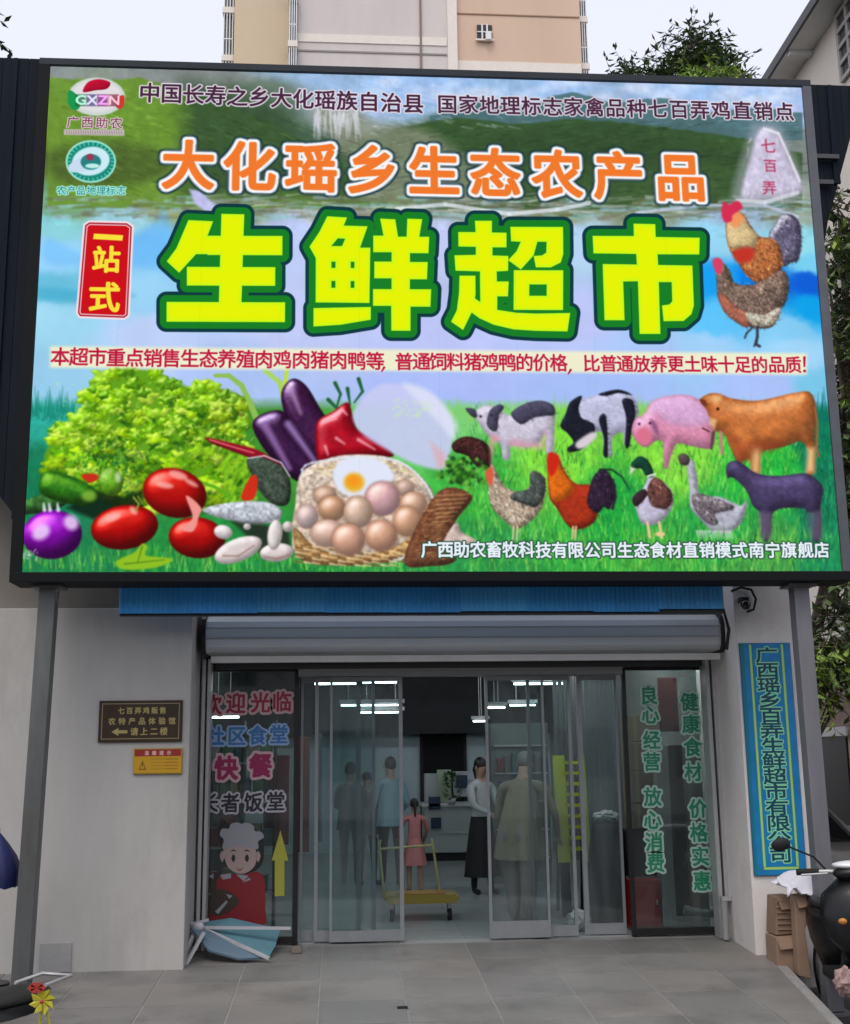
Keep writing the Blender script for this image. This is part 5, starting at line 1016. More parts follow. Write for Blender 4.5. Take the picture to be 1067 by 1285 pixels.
for i in range(90):
    a, t = rr_.uniform(0, 6.28), rr_.uniform(0, 1); c = Vector((xb_ + math.cos(a) * .09, Yk - .15 + math.sin(a) * .07, zb_ + .05 + t * .42)); d = Vector((math.cos(a), math.sin(a), .6)).normalized() * .09; s_ = Vector((-math.sin(a), math.cos(a), 0)) * .025
    b.add([c - s_ * .3, c + d * .5 + s_, c + d, c + d * .5 - s_], [(0, 1, 2, 3)])
b.build('foliage', mat('plant green', (.04, .16, .05), .5), pt, fix=False); MB().lathe([(.001, 0), (.05, 0), (.065, .1), (.055, .1), (.001, .09)], 14, (xb_, Yk - .15, zb_)).build('pot', M_cw, pt)
# ------------------------------------------------------------------ shelves right inside, sack, ladder, trolley
sr = thing('glass_display_fridge', (PX(705, 1000, 15), 15, 0), 'tall grey display fridge with shelves deep behind the right sliding doors', 'fridge')
xa, xb = PX(618, 1000, 15.2), PX(690, 1000, 15.2); B(xa, xb, 15.2, 15.8, 0, 1.95).build('fridge_body', mat('fridge grey', (.16, .19, .18), .4), sr)
for k in range(5): B(xa + .03, xb - .03, 15.12, 15.198, .3 + k * .34, .32 + k * .34).build('shelf_board', M_alu, sr)
for k in range(4):
    for j in range(7): tag(B(xa + .06 + j * .095, xa + .13 + j * .095, 15.13, 15.19, .323 + k * .34, .5 + k * .34 + .03 * ((j * 7 + k) % 3)).build('bottle', GC[(j + k) % 7], bevel=.01), 'bottle or pack in a row on the grey display fridge shelves', 'bottle', 'bottles and packs on the display fridge')
cu = thing('shop_curtain', (PX(740, 1000, 13), 13, 0), 'hanging grey plastic strip curtain behind the right sliding doors', 'curtain')
for k in range(14):
    x = PX(698, 1000, 13) + k * .058; B(x, x + .05, 13 + .01 * (k % 2), 13.004 + .01 * (k % 2), .45, 2.45).build('strip', mat('strip grey', (.15, .17, .17), .35, var=.2, vscale=6, streak=8), cu)
B(PX(698, 1000, 13), PX(698, 1000, 13) + .82, 12.98, 13.04, 2.45, 2.5).build('curtain_rail', M_alu, cu)
b = MB(); Y = 11.35; M_sack = mat('sack black', (.013, .014, .016), .7, bump=.8, bscale=14)
sx0, sx1, sz = PX(741, 1100, Y), PX(784, 1100, Y), PZ(760, 1032, Y)
bm_r = random.Random(3); prof = []
n1, n2 = 22, 14; vs = []
for i in range(n2 + 1):
    t = i / n2; z = t * sz
    for k in range(n1):
        a = 2 * PI * k / n1; w = 1 + .06 * math.sin(5 * a + 3 * t) + bm_r.uniform(-.03, .03); q = (1 - .25 * max(0, t - .75) * 4 * (.5)) * (.92 + .12 * math.sin(t * 3.1))
        vs.append(((sx0 + sx1) / 2 + (sx1 - sx0) / 2 * w * q * math.cos(a), Y + .18 * w * q * math.sin(a), z))
b.add(vs, [(i * n1 + k, i * n1 + (k + 1) % n1, (i + 1) * n1 + (k + 1) % n1, (i + 1) * n1 + k) for i in range(n2) for k in range(n1)] + [tuple(range(n1))[::-1], tuple(range(n2 * n1, n2 * n1 + n1))], True)
tag(b.build('black_sack', M_sack), 'big full black plastic sack behind the right sliding doors', 'sack')
def crumple(name, c, r, m, label, cat, seed=1, n=3):
    bm = bmesh.new(); bmesh.ops.create_icosphere(bm, subdivisions=n, radius=1); R = random.Random(seed)
    for v in bm.verts: k = 1 + R.uniform(-.28, .22); v.co = Vector((v.co.x * r[0] * k, v.co.y * r[1] * k, v.co.z * r[2] * k))
    zmin = min(v.co.z for v in bm.verts)
    me = bpy.data.meshes.new(name); bm.to_mesh(me); bm.free(); me.materials.append(m); o = bpy.data.objects.new(name, me); COL.objects.link(o); o.location = (c[0], c[1], c[2] - zmin); return tag(o, label, cat)
M_bag = mat('thin white plastic', (.62, .64, .64), .35)
crumple('plastic_bag', (PX(762, 1030, Y), Y, sz), (.12, .1, .05), M_bag, 'crumpled white plastic bag lying on top of the black sack', 'bag', 4)
crumple('plastic_bag', (PX(727, 1150, 11.0), 11.05, .004), (.09, .07, .09), M_bag, 'crumpled white plastic bag on the floor by the right door leaf', 'bag', 6)
Yl2 = 11.9
ld = thing('yellow_ladder', (PX(718, 1083, Yl2), Yl2, 0), 'yellow folding step ladder behind the right sliding doors', 'ladder')
M_yl = mat('ladder yellow', (.40, .44, .03), .5, var=.12); z1_, z0_ = PZ(716, 948, Yl2), .02; xl, xr = PX(707, 1000, Yl2), PX(738, 1000, Yl2)
zm = PZ(716, 1083, Yl2); ym = Yl2 + .2 * (zm - z0_) / (z1_ - z0_)
for x_, w_ in ((xl, .12), (xr, .035)): MB().bar((x_, ym, zm), (x_, Yl2 + .2, z1_), w_, .03).build('rail', M_yl, ld); MB().bar((x_, Yl2, z0_), (x_, ym, zm - .002), w_ * .8, .026).build('foot', M_dark, ld)
for k in range(9):
    t = .36 + k * .068; z = lerp(z0_, z1_, t + .04); B(xl + .04, xr - .02, Yl2 + .2 * t - .015, Yl2 + .2 * t + .055, z, z + .03).build('rung', M_yl, ld)
MB().bar((xl, Yl2 + .5, z0_), (xl, Yl2 + .22, z1_), .03).build('back_rail', M_dark, ld); MB().bar((xr, Yl2 + .5, z0_), (xr, Yl2 + .22, z1_), .03).build('back_rail', M_dark, ld)
# yellow trolley
Yt = 11.9; gx = lambda p: PX(p, 1125, Yt)
tr = thing('platform_trolley', (gx(528), Yt + .3, 0), 'small yellow platform trolley with an upright push handle, in the open doorway', 'trolley')
M_ty = mat('trolley yellow', (.25, .19, .06), .7, var=.4, vscale=6); M_ty2 = mat('trolley handle pale yellow', (.38, .38, .16), .45)
zd = PZ(530, 1130, Yt)
B(gx(482), gx(577), Yt, Yt + .55, zd, zd + .035).build('deck', M_ty, tr, bevel=.01)
b = MB().box(gx(482) + .03, gx(577) - .03, Yt - .012, Yt - .001, zd - .03, zd + .05); b.build('bumper', mat('trolley rim', (.30, .22, .03), .6), tr)
B(gx(500), gx(560), Yt + .1, Yt + .45, zd + .036, zd + .05).build('deck_mat', mat('mat ochre', (.30, .17, .04), .8, var=.3), tr)
for x, y in ((gx(492), Yt + .08), (gx(565), Yt + .08), (gx(496), Yt + .47), (gx(569), Yt + .47)):
    w = MB().tube([(x - .018, y, .06), (x + .018, y, .06)], .06, 16).build('wheel', M_rubber, tr); MB().tube([(x - .02, y, .06), (x + .02, y, .06)], .022, 10).build('hub', M_alu, w); MB().bar((x, y, .09), (x, y, zd), .035).build('fork', M_alu, tr)
hx0, hx1 = gx(484), gx(557); zt_ = PZ(515, 1058, Yt)
MB().tube([(hx0, Yt + .5, zd + .03), (hx0 - .04, Yt + .52, zt_ - .05), (hx0 - .03, Yt + .52, zt_)], .013, 8).build('handle_tube', M_ty2, tr)
MB().tube([(hx1, Yt + .5, zd + .03), (hx1 - .06, Yt + .52, zt_ - .05), (hx1 - .07, Yt + .52, zt_)], .013, 8).build('handle_tube', M_ty2, tr)
MB().tube([(hx0 - .03, Yt + .52, zt_ - .09), (hx1 - .06, Yt + .52, zt_ - .06)], .012, 8).build('handle_bar', M_ty2, tr)
# folded blue table lying against the left window
ft = thing('folding_table', (PX(300, 1180, 10.3), 10.3, gz(10.3)), 'collapsed light blue folding table with white tube legs by the left window', 'folding table')
Q = lambda px, py, Y: (PX(px, py, Y), Y, PZ(px, py, Y))
M_cy = mat('table blue', (.12, .27, .33), .45, var=.12, dirt=(.08, .15, .18)); M_wt = mat('white tube', (.50, .50, .53), .4, dirt=(.3, .28, .26), dscale=6)
def slab(pts, th, name, m, par):
    p = [Vector(v) for v in pts]; n = (p[1] - p[0]).cross(p[2] - p[0]).normalized() * th
    k = len(p); return MB().add(p + [v + n for v in p], [tuple(range(k)), tuple(range(2 * k - 1, k - 1, -1))] + [(i, (i + 1) % k, (i + 1) % k + k, i + k) for i in range(k)]).build(name, m, par)
slab([Q(256, 1157, 10.45), Q(290, 1152, 10.5), Q(352, 1166, 10.5), Q(346, 1186, 10.3), Q(338, 1200, 10.1), Q(262, 1168, 10.3)], .02, 'tabletop', M_cy, ft)
slab([Q(240, 1164, 10.2), Q(262, 1168, 10.22), Q(335, 1201, 10.02), Q(300, 1203, 10.0), Q(262, 1192, 10.05)], .016, 'tabletop', mat('table underside', (.10, .16, .22), .6), ft)
for a, c in (((256, 1164), (365, 1165)), ((250, 1163), (338, 1203)), ((249, 1162), (226, 1209)), ((256, 1170), (232, 1213)), ((240, 1160), (262, 1154))):
    ya = 10.28 if a[1] < 1168 else 10.1; yc = 10.28 if c[1] < 1168 else (9.98 if c[0] > 300 else 10.02)
    MB().bar(Q(*a, ya), Q(*c, yc), .026, .022).build('leg', M_wt, ft)
MB().ell(Q(249, 1163, 10.22), (.05, .035, .04), 10, 8).build('hinge', M_wt, ft)
tag(MB().box(PX(498, 1262, 8.6), PX(511, 1262, 8.6), 8.52, 8.56, gz(8.55), gz(8.55) + .012).build('litter', M_rubber, bevel=.003), 'tiny black scrap lying on the grey paving near the bottom', 'litter')
tag(MB().box(PX(365, 1188, 10.2), PX(378, 1188, 10.2), 10.3, 10.4, gz(10.35), gz(10.35) + .05).build('wood_block', mat('scrap wood', (.2, .17, .14), .8), bevel=.005), 'small grey wooden wedge at the foot of the black window post', 'block')
# ------------------------------------------------------------------ people: one continuous body each, grown from a jointed skeleton
def skinmesh(name, V_, E_, R_, mats, reg, parent, sub=2):
    """V_ joints, R_ radii, reg: material index per joint"""
    me = bpy.data.meshes.new(name); me.from_pydata(V_, E_, []); o = bpy.data.objects.new(name, me); COL.objects.link(o)
    sk = o.modifiers.new('skin', 'SKIN'); sk.use_smooth_shade = True; sk.branch_smoothing = .3
    if not me.skin_vertices: me.skin_vertices.new() if hasattr(me.skin_vertices, 'new') else None
    for i, r in enumerate(R_):
        me.skin_vertices[0].data[i].radius = r if isinstance(r, tuple) else (r, r); me.skin_vertices[0].data[i].use_root = i == 0
    ss = o.modifiers.new('sub', 'SUBSURF'); ss.levels = ss.render_levels = sub
    bpy.context.view_layer.update(); ev = o.evaluated_get(bpy.context.evaluated_depsgraph_get()); m2 = bpy.data.meshes.new_from_object(ev)
    bpy.data.objects.remove(o); m2.name = name; m2.materials.clear()
    for m in mats: m2.materials.append(m)
    segs = [(Vector(V_[a]), Vector(V_[b]), reg[b]) for a, b in E_]
    for p in m2.polygons:
        c = p.center; best = 1e9; k = 0
        for a, b_, g in segs:
            d = b_ - a; t = max(0, min(1, (c - a).dot(d) / max(1e-9, d.length_squared))); q = (a + d * t - c).length
            if q < best: best = q; k = g
        p.material_index = k; p.use_smooth = True
    o = bpy.data.objects.new(name, m2); COL.objects.link(o); o.parent = parent; return o
M_skin = mat('skin', (.42, .26, .19), .55); M_hair = mat('hair black', (.012, .010, .010), .5); M_hairg = mat('hair grey', (.16, .15, .14), .6)
def person(loc, yaw, H, label, top, low, hair=None, shoes=M_rubber, arms=((.22, .05, -.40), (.20, .10, -.62)), arms2=None, bend=0.0, stride=.05, wide=1.0, skirt=None, longhair=0, sleeve=0, group=None, barelegs=False, turn=0.0, legw=1.0):
    """a figure facing -y before the yaw; arms: elbow and hand offsets from the shoulder (out, forward, up) in metres for 1.7 m"""
    k = H / 1.7; t = thing('person', (0, 0, 0), label, 'person', group); hair = hair or M_hair
    bf = math.sin(bend); bc = math.cos(bend)
    hipz = .90; def_ = lambda x, f, z: (x * k, -f * k, z * k)
    up = lambda x, d, f=0: (x * k, -(d * bf + f * bc) * k, (hipz + d * bc - f * bf) * k)
    Vv = [def_(0, 0, hipz), up(0, .16), up(0, .34), up(0, .50), up(0, .575), up(0, .66, .02), up(0, .76, .02)]
    E_ = [(0, 1), (1, 2), (2, 3), (3, 4), (4, 5), (5, 6)]
    R_ = [(.135 * wide, .10), (.125 * wide, .095 * wide), (.15 * wide, .105 * wide), (.07, .06), (.052, .052), (.078, .092), (.062, .075)]
    R_ = [(a * k, b_ * k) for a, b_ in R_]; reg = [1, 0, 0, 0, 2, 2, 2]
    for sgn in (-1, 1):
        A = arms2 if (arms2 and sgn > 0) else arms; n = len(Vv); sh_ = (sgn * .175 * wide, .47)
        e, h = A; P0 = Vector(up(sh_[0], sh_[1])); el = P0 + Vector((sgn * (e[0] - .17), -e[1], e[2] * .72)) * k; ha = P0 + Vector((sgn * (h[0] - .17), -h[1], h[2] * .86)) * k
        d = (ha - el).normalized(); fin = d * .085 * k; side = d.cross(Vector((0, 1, .2))).normalized() * k
        Vv += [tuple(P0), tuple(el), tuple(ha), tuple(ha + fin * .55)]; E_ += [(3, n), (n, n + 1), (n + 1, n + 2), (n + 2, n + 3)]
        R_ += [(.062 * k, .06 * k), (.045 * k, .043 * k), (.029 * k, .026 * k), (.036 * k, .018 * k)]; reg += [0, 0, 2 if sleeve else 0, 2]
        for f_ in range(4):
            off = side * (.022 - .0145 * f_); m = len(Vv); L_ = (.9, 1.05, 1.0, .8)[f_]
            Vv += [tuple(ha + fin * .9 + off), tuple(ha + fin * (.9 + .5 * L_) + off + Vector((0, -.008 * k, 0))), tuple(ha + fin * (.9 + .85 * L_) + off + Vector((0, -.02 * k, 0)))]
            E_ += [(n + 3, m), (m, m + 1), (m + 1, m + 2)]; R_ += [(.0095 * k,) * 2, (.0085 * k,) * 2, (.007 * k,) * 2]; reg += [2, 2, 2]
        m = len(Vv); Vv += [tuple(ha + fin * .4 + side * .04), tuple(ha + fin * .9 + side * .055)]; E_ += [(n + 3, m), (m, m + 1)]; R_ += [(.010 * k,) * 2, (.008 * k,) * 2]; reg += [2, 2]
    for sgn in (-1, 1):
        n = len(Vv); f = stride * sgn
        Vv += [def_(sgn * .095 * wide, 0, hipz - .06), def_(sgn * .10, f * .6 + .01, .48), def_(sgn * .10, f, .09), def_(sgn * .105, f + .02, .045), def_(sgn * .12, f + .15, .03)]
        E_ += [(0, n), (n, n + 1), (n + 1, n + 2), (n + 2, n + 3), (n + 3, n + 4)]; R_ += [(.092 * k * wide * legw, .092 * k * legw), (.058 * k * legw, .06 * k * legw), (.04 * k * legw, .042 * k * legw), (.042 * k, .04 * k), (.038 * k, .026 * k)]; reg += [1, 2 if barelegs else 1, 2 if barelegs else 1, 3, 3]
    body = skinmesh('body', [tuple(v) for v in Vv], E_, R_, [top, low, M_skin, shoes], reg, t)
    hc = Vector(up(0, .72, .02)); fy = Vector((0, -bc, -bf)); uz = Vector((0, -bf, bc))
    b = MB(); b.ell(hc + uz * .025 * k - fy * .022 * k, (.082 * k, .094 * k, .10 * k), 16, 10); hb_ = b.build('hair', hair, t)
    if longhair: MB().tube([hc - fy * .09 * k + uz * .05 * k, hc - fy * .13 * k - uz * .04 * k, hc - fy * .12 * k - uz * (.06 + longhair) * k], [.03 * k, .035 * k, .015 * k], 10).build('hair', hair, t)
    b = MB()
    for sgn in (-1, 1): b.ell(hc + fy * .082 * k + uz * .0 * k + Vector((sgn * .032 * k, 0, 0)), (.013 * k, .008 * k, .008 * k), 8, 6)
    b.build('eyes', M_hair, t); b = MB(); b.ell(hc + fy * .098 * k - uz * .025 * k, (.013 * k, .016 * k, .022 * k), 8, 6)
    for sgn in (-1, 1): b.ell(hc - uz * .02 * k + Vector((sgn * .084 * k, 0, 0)), (.012 * k, .022 * k, .03 * k), 8, 6)
    b.build('nose_and_ears', M_skin, t); MB().ell(hc + fy * .09 * k - uz * .06 * k, (.024 * k, .008 * k, .007 * k), 8, 6).build('mouth', mat('lips', (.3, .1, .09), .5), t)
    if skirt:
        z1_, z0_, r1_, r0_, ms = skirt; n = 28; pr = []; b = MB(); vs = []
        for i in range(9):
            q = i / 8; z = lerp(z1_, z0_, q) * k; r = lerp(r1_, r0_, q ** .8) * k
            for j in range(n):
                a = 2 * PI * j / n; w = 1 + .10 * q * math.sin(9 * a + 1.3) + .05 * q * math.sin(17 * a); vs.append((r * w * math.cos(a), r * .78 * w * math.sin(a) - bf * max(0, z / k - hipz) * k, z))
        b.add(vs, [(i * n + j, i * n + (j + 1) % n, (i + 1) * n + (j + 1) % n, (i + 1) * n + j) for i in range(8) for j in range(n)], True); b.build('skirt' if z1_ < 1.1 else 'loose_shirt', ms, t, fix=True)
    t.location = loc; t.rotation_euler = (0, 0, yaw); return t
fl0 = lambda Y: 0.0
def feet(px, py): x, y, z = PG(px, py, fl0); return (x, y, 0)
cloth = lambda n, c: mat('cloth ' + n, c, .85, bump=.2, bscale=25, var=.1, vscale=8)
person(feet(491, 1112), PI + .3, 1.52, 'man in a pale blue shirt behind the left sliding doors, beside the girl', cloth('pale blue', (.24, .40, .46)), cloth('dark grey trousers', (.03, .033, .04)), arms=((.24, .0, -.38), (.2, .22, -.5)), skirt=(1.36, .80, .14, .20, cloth('pale blue', (0, 0, 0))))
person(feet(440, 1112), PI - .2, 1.46, 'person in a dark top and dark trousers, seen dimly through the left sliding doors', cloth('dim charcoal', (.035, .035, .04)), cloth('black', (.012, .012, .014)), arms=((.22, .05, -.38), (.16, .2, -.3)), skirt=(1.36, .78, .14, .19, cloth('dim charcoal', (0, 0, 0))))
person(feet(461, 1110), .4, 1.34, 'shorter person in mauve grey standing between the two taller people behind the left doors', cloth('mauve grey', (.14, .12, .135)), cloth('black', (0, 0, 0)), skirt=(1.36, .76, .14, .20, cloth('mauve grey', (0, 0, 0))))
g_ = feet(521, 1122); person(g_, PI + .1, 1.05, 'little girl in a pink dress with a black ponytail, standing behind the yellow trolley', cloth('pink', (.52, .20, .20)), cloth('pink', (0, 0, 0)), arms=((.26, .1, -.3), (.24, .25, -.42)), skirt=(1.02, .52, .11, .235, cloth('pink', (0, 0, 0))), longhair=.16, barelegs=True, sleeve=1)
person(feet(606, 1122), .55, 1.50, 'woman in a white blouse and long black skirt standing in the open doorway', cloth('white', (.48, .50, .50)), cloth('black', (0, 0, 0)), arms=((.2, .1, -.34), (.05, .28, -.42)), skirt=(.98, .22, .145, .24, cloth('black', (0, 0, 0))), longhair=.1)
oc = feet(655, 1157); person((oc[0], oc[1], 0), PI - .5, 1.58, 'stooping person in a loose olive brown top right behind the right door leaf', cloth('olive brown', (.22, .19, .12)), cloth('grey brown', (.22, .18, .16)), hair=M_hairg, bend=.30, wide=1.32, arms=((.26, .08, -.4), (.24, .22, -.6)), skirt=(1.34, .62, .15, .27, cloth('olive brown', (0, 0, 0))), shoes=cloth('grey brown', (0, 0, 0)), legw=1.7)
# ------------------------------------------------------------------ flattened cardboard and cloth by the pier
G2 = -.36
M_cb = mat('cardboard', (.27, .175, .115), .85, var=.14, vscale=5, dirt=(.17, .11, .07), dscale=3); M_cb2 = mat('cardboard pale', (.31, .21, .145), .85, var=.12, vscale=5)
def leanbox(name, pts, Y, d, m, label, cat='box', flaps=True):
    t = thing(name, (PX(*pts[2], Y), Y, G2), label, cat, 'cardboard boxes leaning on the pier'); pl_ = [P(x, y, Y) for x, y in pts]
    MB().prism(pl_, Y, Y + d).build('box_side', m, t, bevel=.006)
    (xa, za), (xb, zb) = pl_[0], pl_[1]
    MB().add([(xa, Y + .002, za + .001), (xb, Y + .002, zb + .001), (xb - .02, Y - .03, zb - .09), (xa + .02, Y - .03, za - .09)], [(0, 1, 2, 3)]).build('flap', M_cb2, t, fix=False); return t
leanbox('cardboard_box', [(975, 1126), (996, 1125), (998, 1172), (974, 1174)], 9.52, .22, M_cb, 'upper brown cardboard box leaning on the pier, ribbed in horizontal bands')
leanbox('cardboard_box', [(974, 1176), (999, 1174), (1004, 1228), (976, 1216)], 9.50, .24, M_cb2, 'lower cardboard box under the ribbed one, at the foot of the pier')
leanbox('cardboard_box', [(997, 1124), (1024, 1120), (1011, 1168), (1019, 1229), (1003, 1225)], 9.38, .10, M_cb2, 'tall narrow flattened cardboard box leaning beside the black scooter')
for i in range(6):
    z = PZ(985, 1132 + i * 7, 9.51); B(PX(976, 1150, 9.51), PX(995, 1150, 9.51), 9.508, 9.519, z, z + .008).build('band', M_cb2, bpy.data.objects['cardboard_box'])
n1 = 16; vs = []; rr_ = random.Random(8); xa, xb = PX(978, 1110, 9.45), PX(1026, 1110, 9.45)
for i in range(n1 + 1):
    for j in range(n1 + 1):
        u, v = i / n1, j / n1; X = lerp(xa, xb, u); Yv = lerp(9.28, 9.62, v); top = lerp(PZ(980, 1108, 9.45), PZ(1010, 1098, 9.45), u) + .03 * math.sin(u * 9 + v * 4) + .02 * math.sin(v * 14 + u * 5)
        if v < .42: top -= (.42 - v) * .22 + .012 * math.sin(u * 22)
        if u > .82: top -= (u - .82) * .3
        vs.append((X + .02 * math.sin(v * 11), Yv if v >= .42 else lerp(9.30, 9.42, v / .42), top))
b = MB(); b.add(vs, [(i * (n1 + 1) + j, i * (n1 + 1) + j + 1, (i + 1) * (n1 + 1) + j + 1, (i + 1) * (n1 + 1) + j) for i in range(n1) for j in range(n1)], True)
o = b.build('white_cloth', mat('white cloth', (.66, .66, .72), .8, bump=.4, bscale=20), fix=False); tag(o, 'crumpled white cloth lying on top of the brown cardboard boxes', 'cloth'); o.modifiers.new('solid', 'SOLIDIFY').thickness = .006
# ------------------------------------------------------------------ scooters (built at the origin facing -y, then placed)
M_sc = mat('scooter black', (.007, .007, .008), .32, spec=.35); M_sc2 = mat('scooter dark plastic', (.014, .014, .015), .6, spec=.3); M_chr = mat('chrome', (0, 0, 0)); M_seat = mat('seat vinyl', (.02, .02, .02), .5, bump=.3, bscale=60)
def scooter(label, M_sc=M_sc):
    t = thing('parked_scooter', (0, 0, 0), label, 'scooter')
    for y in (-.62, .62):
        w = MB().lathe([(.13, -.045), (.19, -.05), (.225, -.03), (.235, 0), (.225, .03), (.19, .05), (.13, .045)], 28, (0, y, .235), 'X').build('wheel', M_rubber, t)
        MB().lathe([(.03, -.04), (.13, -.045), (.135, 0), (.13, .045), (.03, .04)], 24, (0, y, .235), 'X').build('rim', M_alu, w)
    MB().lathe([(.245, -.06), (.262, -.03), (.268, 0), (.262, .03), (.245, .06)], 28, (0, -.62, .235), 'X').build('front_fender', M_sc, t)
    b = MB()
    for s_ in (-1, 1): b.tube([(s_ * .075, -.62, .235), (s_ * .07, -.52, .52)], .02, 10)
    b.build('fork', M_alu, t)
    # leg shield / front apron: lofted
    rows = [(.50, .13, -.58, .05), (.62, .24, -.56, .06), (.75, .27, -.53, .07), (.87, .25, -.50, .07), (.97, .13, -.47, .05)]; vs = []; n = 16
    for z, w, y, d in rows:
        for k_ in range(n):
            a = 2 * PI * k_ / n; vs.append((w * math.cos(a), y + d * math.sin(a) + .06 * abs(math.cos(a)) ** 2, z))
    MB().add(vs, [(i * n + k_, i * n + (k_ + 1) % n, (i + 1) * n + (k_ + 1) % n, (i + 1) * n + k_) for i in range(4) for k_ in range(n)] + [tuple(range(n))[::-1], tuple(range(4 * n, 5 * n))], True).build('front_apron', M_sc, t)
    MB().ell((0, -.595, .80), (.075, .03, .05), 16, 10).build('headlight', mat('headlight glass', (.5, .52, .55), .1, .4), t)
    for z_, w_ in ((.93, .05), (.66, .10)): MB().box(-w_, w_, -.625, -.60, z_, z_ + .022).build('badge', M_alu, t)
    MB().box(-.09, .09, -.665, -.655, .50, .60).build('number_plate', mat('plate pale', (.5, .5, .45), .4), t)
    for s_ in (-1, 1): MB().ell((s_ * .15, -.56, .72), (.035, .02, .022), 10, 8).build('indicator', mat('indicator amber', (.5, .2, .03), .3), t)
    b = MB(); b.prismx([(-.5, .48), (-.38, .30), (.12, .28), (.12, .35), (-.34, .37), (-.44, .55)], -.15, .15); b.build('floorboard', M_sc2, t, bevel=.02)
    MB().ell((0, -.45, 1.0), (.17, .085, .055), 18, 10).build('handlebar_cover', M_sc, t); MB().ell((0, -.44, 1.05), (.17, .085, .032), 16, 8).build('speedometer', mat('dial cover', (.85, .86, .88), .15, .2), t)
    MB().tube([(-.36, -.36, 1.0), (-.2, -.43, 1.01), (.2, -.43, 1.01), (.36, -.36, 1.0)], .013, 8).build('handlebar', M_alu, t)
    for s_ in (-1, 1):
        MB().tube([(s_ * .24, -.41, 1.008), (s_ * .37, -.355, 1.0)], .021, 10).build('grip', M_rubber, t); MB().tube([(s_ * .20, -.45, 1.0), (s_ * .36, -.44, .99)], .007, 6).build('brake_lever', M_alu, t)
        mr = MB(); mr.ell((s_ * .47, -.42, 1.18), (.062, .022, .042), 14, 10, (0, s_ * .25, 0)).build('mirror', M_sc2, t)
        MB().tube([(s_ * .20, -.42, 1.02), (s_ * .27, -.42, 1.10), (s_ * .42, -.42, 1.165)], .007, 6).build('mirror_stem', M_sc2, t)
    rows = [(.30, .10, .10, .42), (.48, .15, .06, .62), (.62, .165, .03, .72), (.70, .15, .05, .72)]; vs = []
    for z, w, y0_, y1_ in rows:
        for k_ in range(n):
            a = 2 * PI * k_ / n; vs.append((w * math.cos(a), (y0_ + y1_) / 2 + (y1_ - y0_) / 2 * math.sin(a), z))
    MB().add(vs, [(i * n + k_, i * n + (k_ + 1) % n, (i + 1) * n + (k_ + 1) % n, (i + 1) * n + k_) for i in range(3) for k_ in range(n)] + [tuple(range(n))[::-1], tuple(range(3 * n, 4 * n))], True).build('rear_body', M_sc, t)
    MB().ell((0, .36, .735), (.15, .36, .06), 18, 10).build('seat', M_seat, t); MB().ell((0, .72, .62), (.09, .03, .035), 12, 8).build('tail_light', mat('tail red', (.4, .02, .02), .3), t)
    MB().tube([(-.12, .56, .78), (-.12, .80, .80), (.12, .80, .80), (.12, .56, .78)], .012, 8).build('rear_rack', M_alu, t); MB().tube([(.13, .30, .22), (.15, .55, .24), (.15, .86, .30)], [.03, .045, .045], 12).build('exhaust', M_sc2, t)
    return t
s1 = scooter('black scooter at the right edge, facing the camera, one mirror before the blue sign'); s1.location = (3.68, 8.85, G2); s1.rotation_euler = (0, 0, -.15); s1.scale = (1.1, 1.1, 1.08)
s2 = copy_tree(s1); s2['label'] = 'dark scooter whose handlebar just peeks into the bottom left corner'; s2.location = (-2.42, 8.35, -.92); s2.rotation_euler = (0, 0, -.5)
s2.location.z = -.80
# pale pink bag by the scooter
crumple('pink_bag', (PX(1062, 1240, 8.0), 8.0, PZ(1062, 1252, 8.0)), (.075, .06, .085), mat('pale pink plastic', (.36, .24, .22), .6), 'small pale pink bag on the black scooter at the right edge', 'bag', 12)
# ------------------------------------------------------------------ left edge: navy umbrella and pinwheel flower
um = thing('navy_umbrella', (PX(-4, 1200, 9.3), 9.3, gz(9.3)), 'navy blue half folded umbrella canopy on a thin pole at the left edge', 'umbrella')
xu, zu = P(-2, 1048, 9.3); b = MB(); n = 16; vs = []
for i, (r, dz_) in enumerate(((.01, .02), (.07, -.06), (.13, -.16), (.165, -.27), (.15, -.38))):
    for k_ in range(n):
        a = 2 * PI * k_ / n; q = r * (1 + (.16 if k_ % 2 else -.12) * (i / 4)); vs.append((xu + q * math.cos(a), 9.3 + q * math.sin(a), zu + dz_ + .02 * (k_ % 2) * (i / 4)))
b.add(vs, [(i * n + k_, i * n + (k_ + 1) % n, (i + 1) * n + (k_ + 1) % n, (i + 1) * n + k_) for i in range(4) for k_ in range(n)], True); b.build('canopy', mat('navy nylon', (.012, .02, .10), .6, bump=.3), um)
MB().tube([(xu, 9.3, gz(9.3)), (xu, 9.3, zu + .05)], .011, 8).build('umbrella_pole', M_black, um); MB().tube([(xu, 9.3, gz(9.3)), (xu, 9.3, gz(9.3) + .06)], .14, 18).build('umbrella_base', M_black, um)
Yf = 8.2; pw = thing('pinwheel', (PX(55, 1280, Yf), Yf, gz(Yf)), 'bright yellow and red plastic pinwheel flower at the bottom left', 'pinwheel')
xf, zf = P(54, 1256, Yf); M_py = mat('plastic yellow', (.50, .46, .03), .4); M_pr = mat('plastic red', (.45, .05, .04), .4)
for i in range(8):
    a = i / 8 * 2 * PI + .2; d = Vector((math.cos(a), 0, math.sin(a))); e = Vector((-math.sin(a), 0, math.cos(a))); L_ = .085
    c = Vector((xf, Yf, zf)); MB().add([c, c + d * L_ * .6 + e * .03 + Vector((0, -.01, 0)), c + d * L_ + Vector((0, -.02, 0)), c + d * L_ * .6 - e * .012], [(0, 1, 2, 3)]).build('petal', M_py, pw, fix=False)
xr_, zr_ = P(47, 1239, Yf)
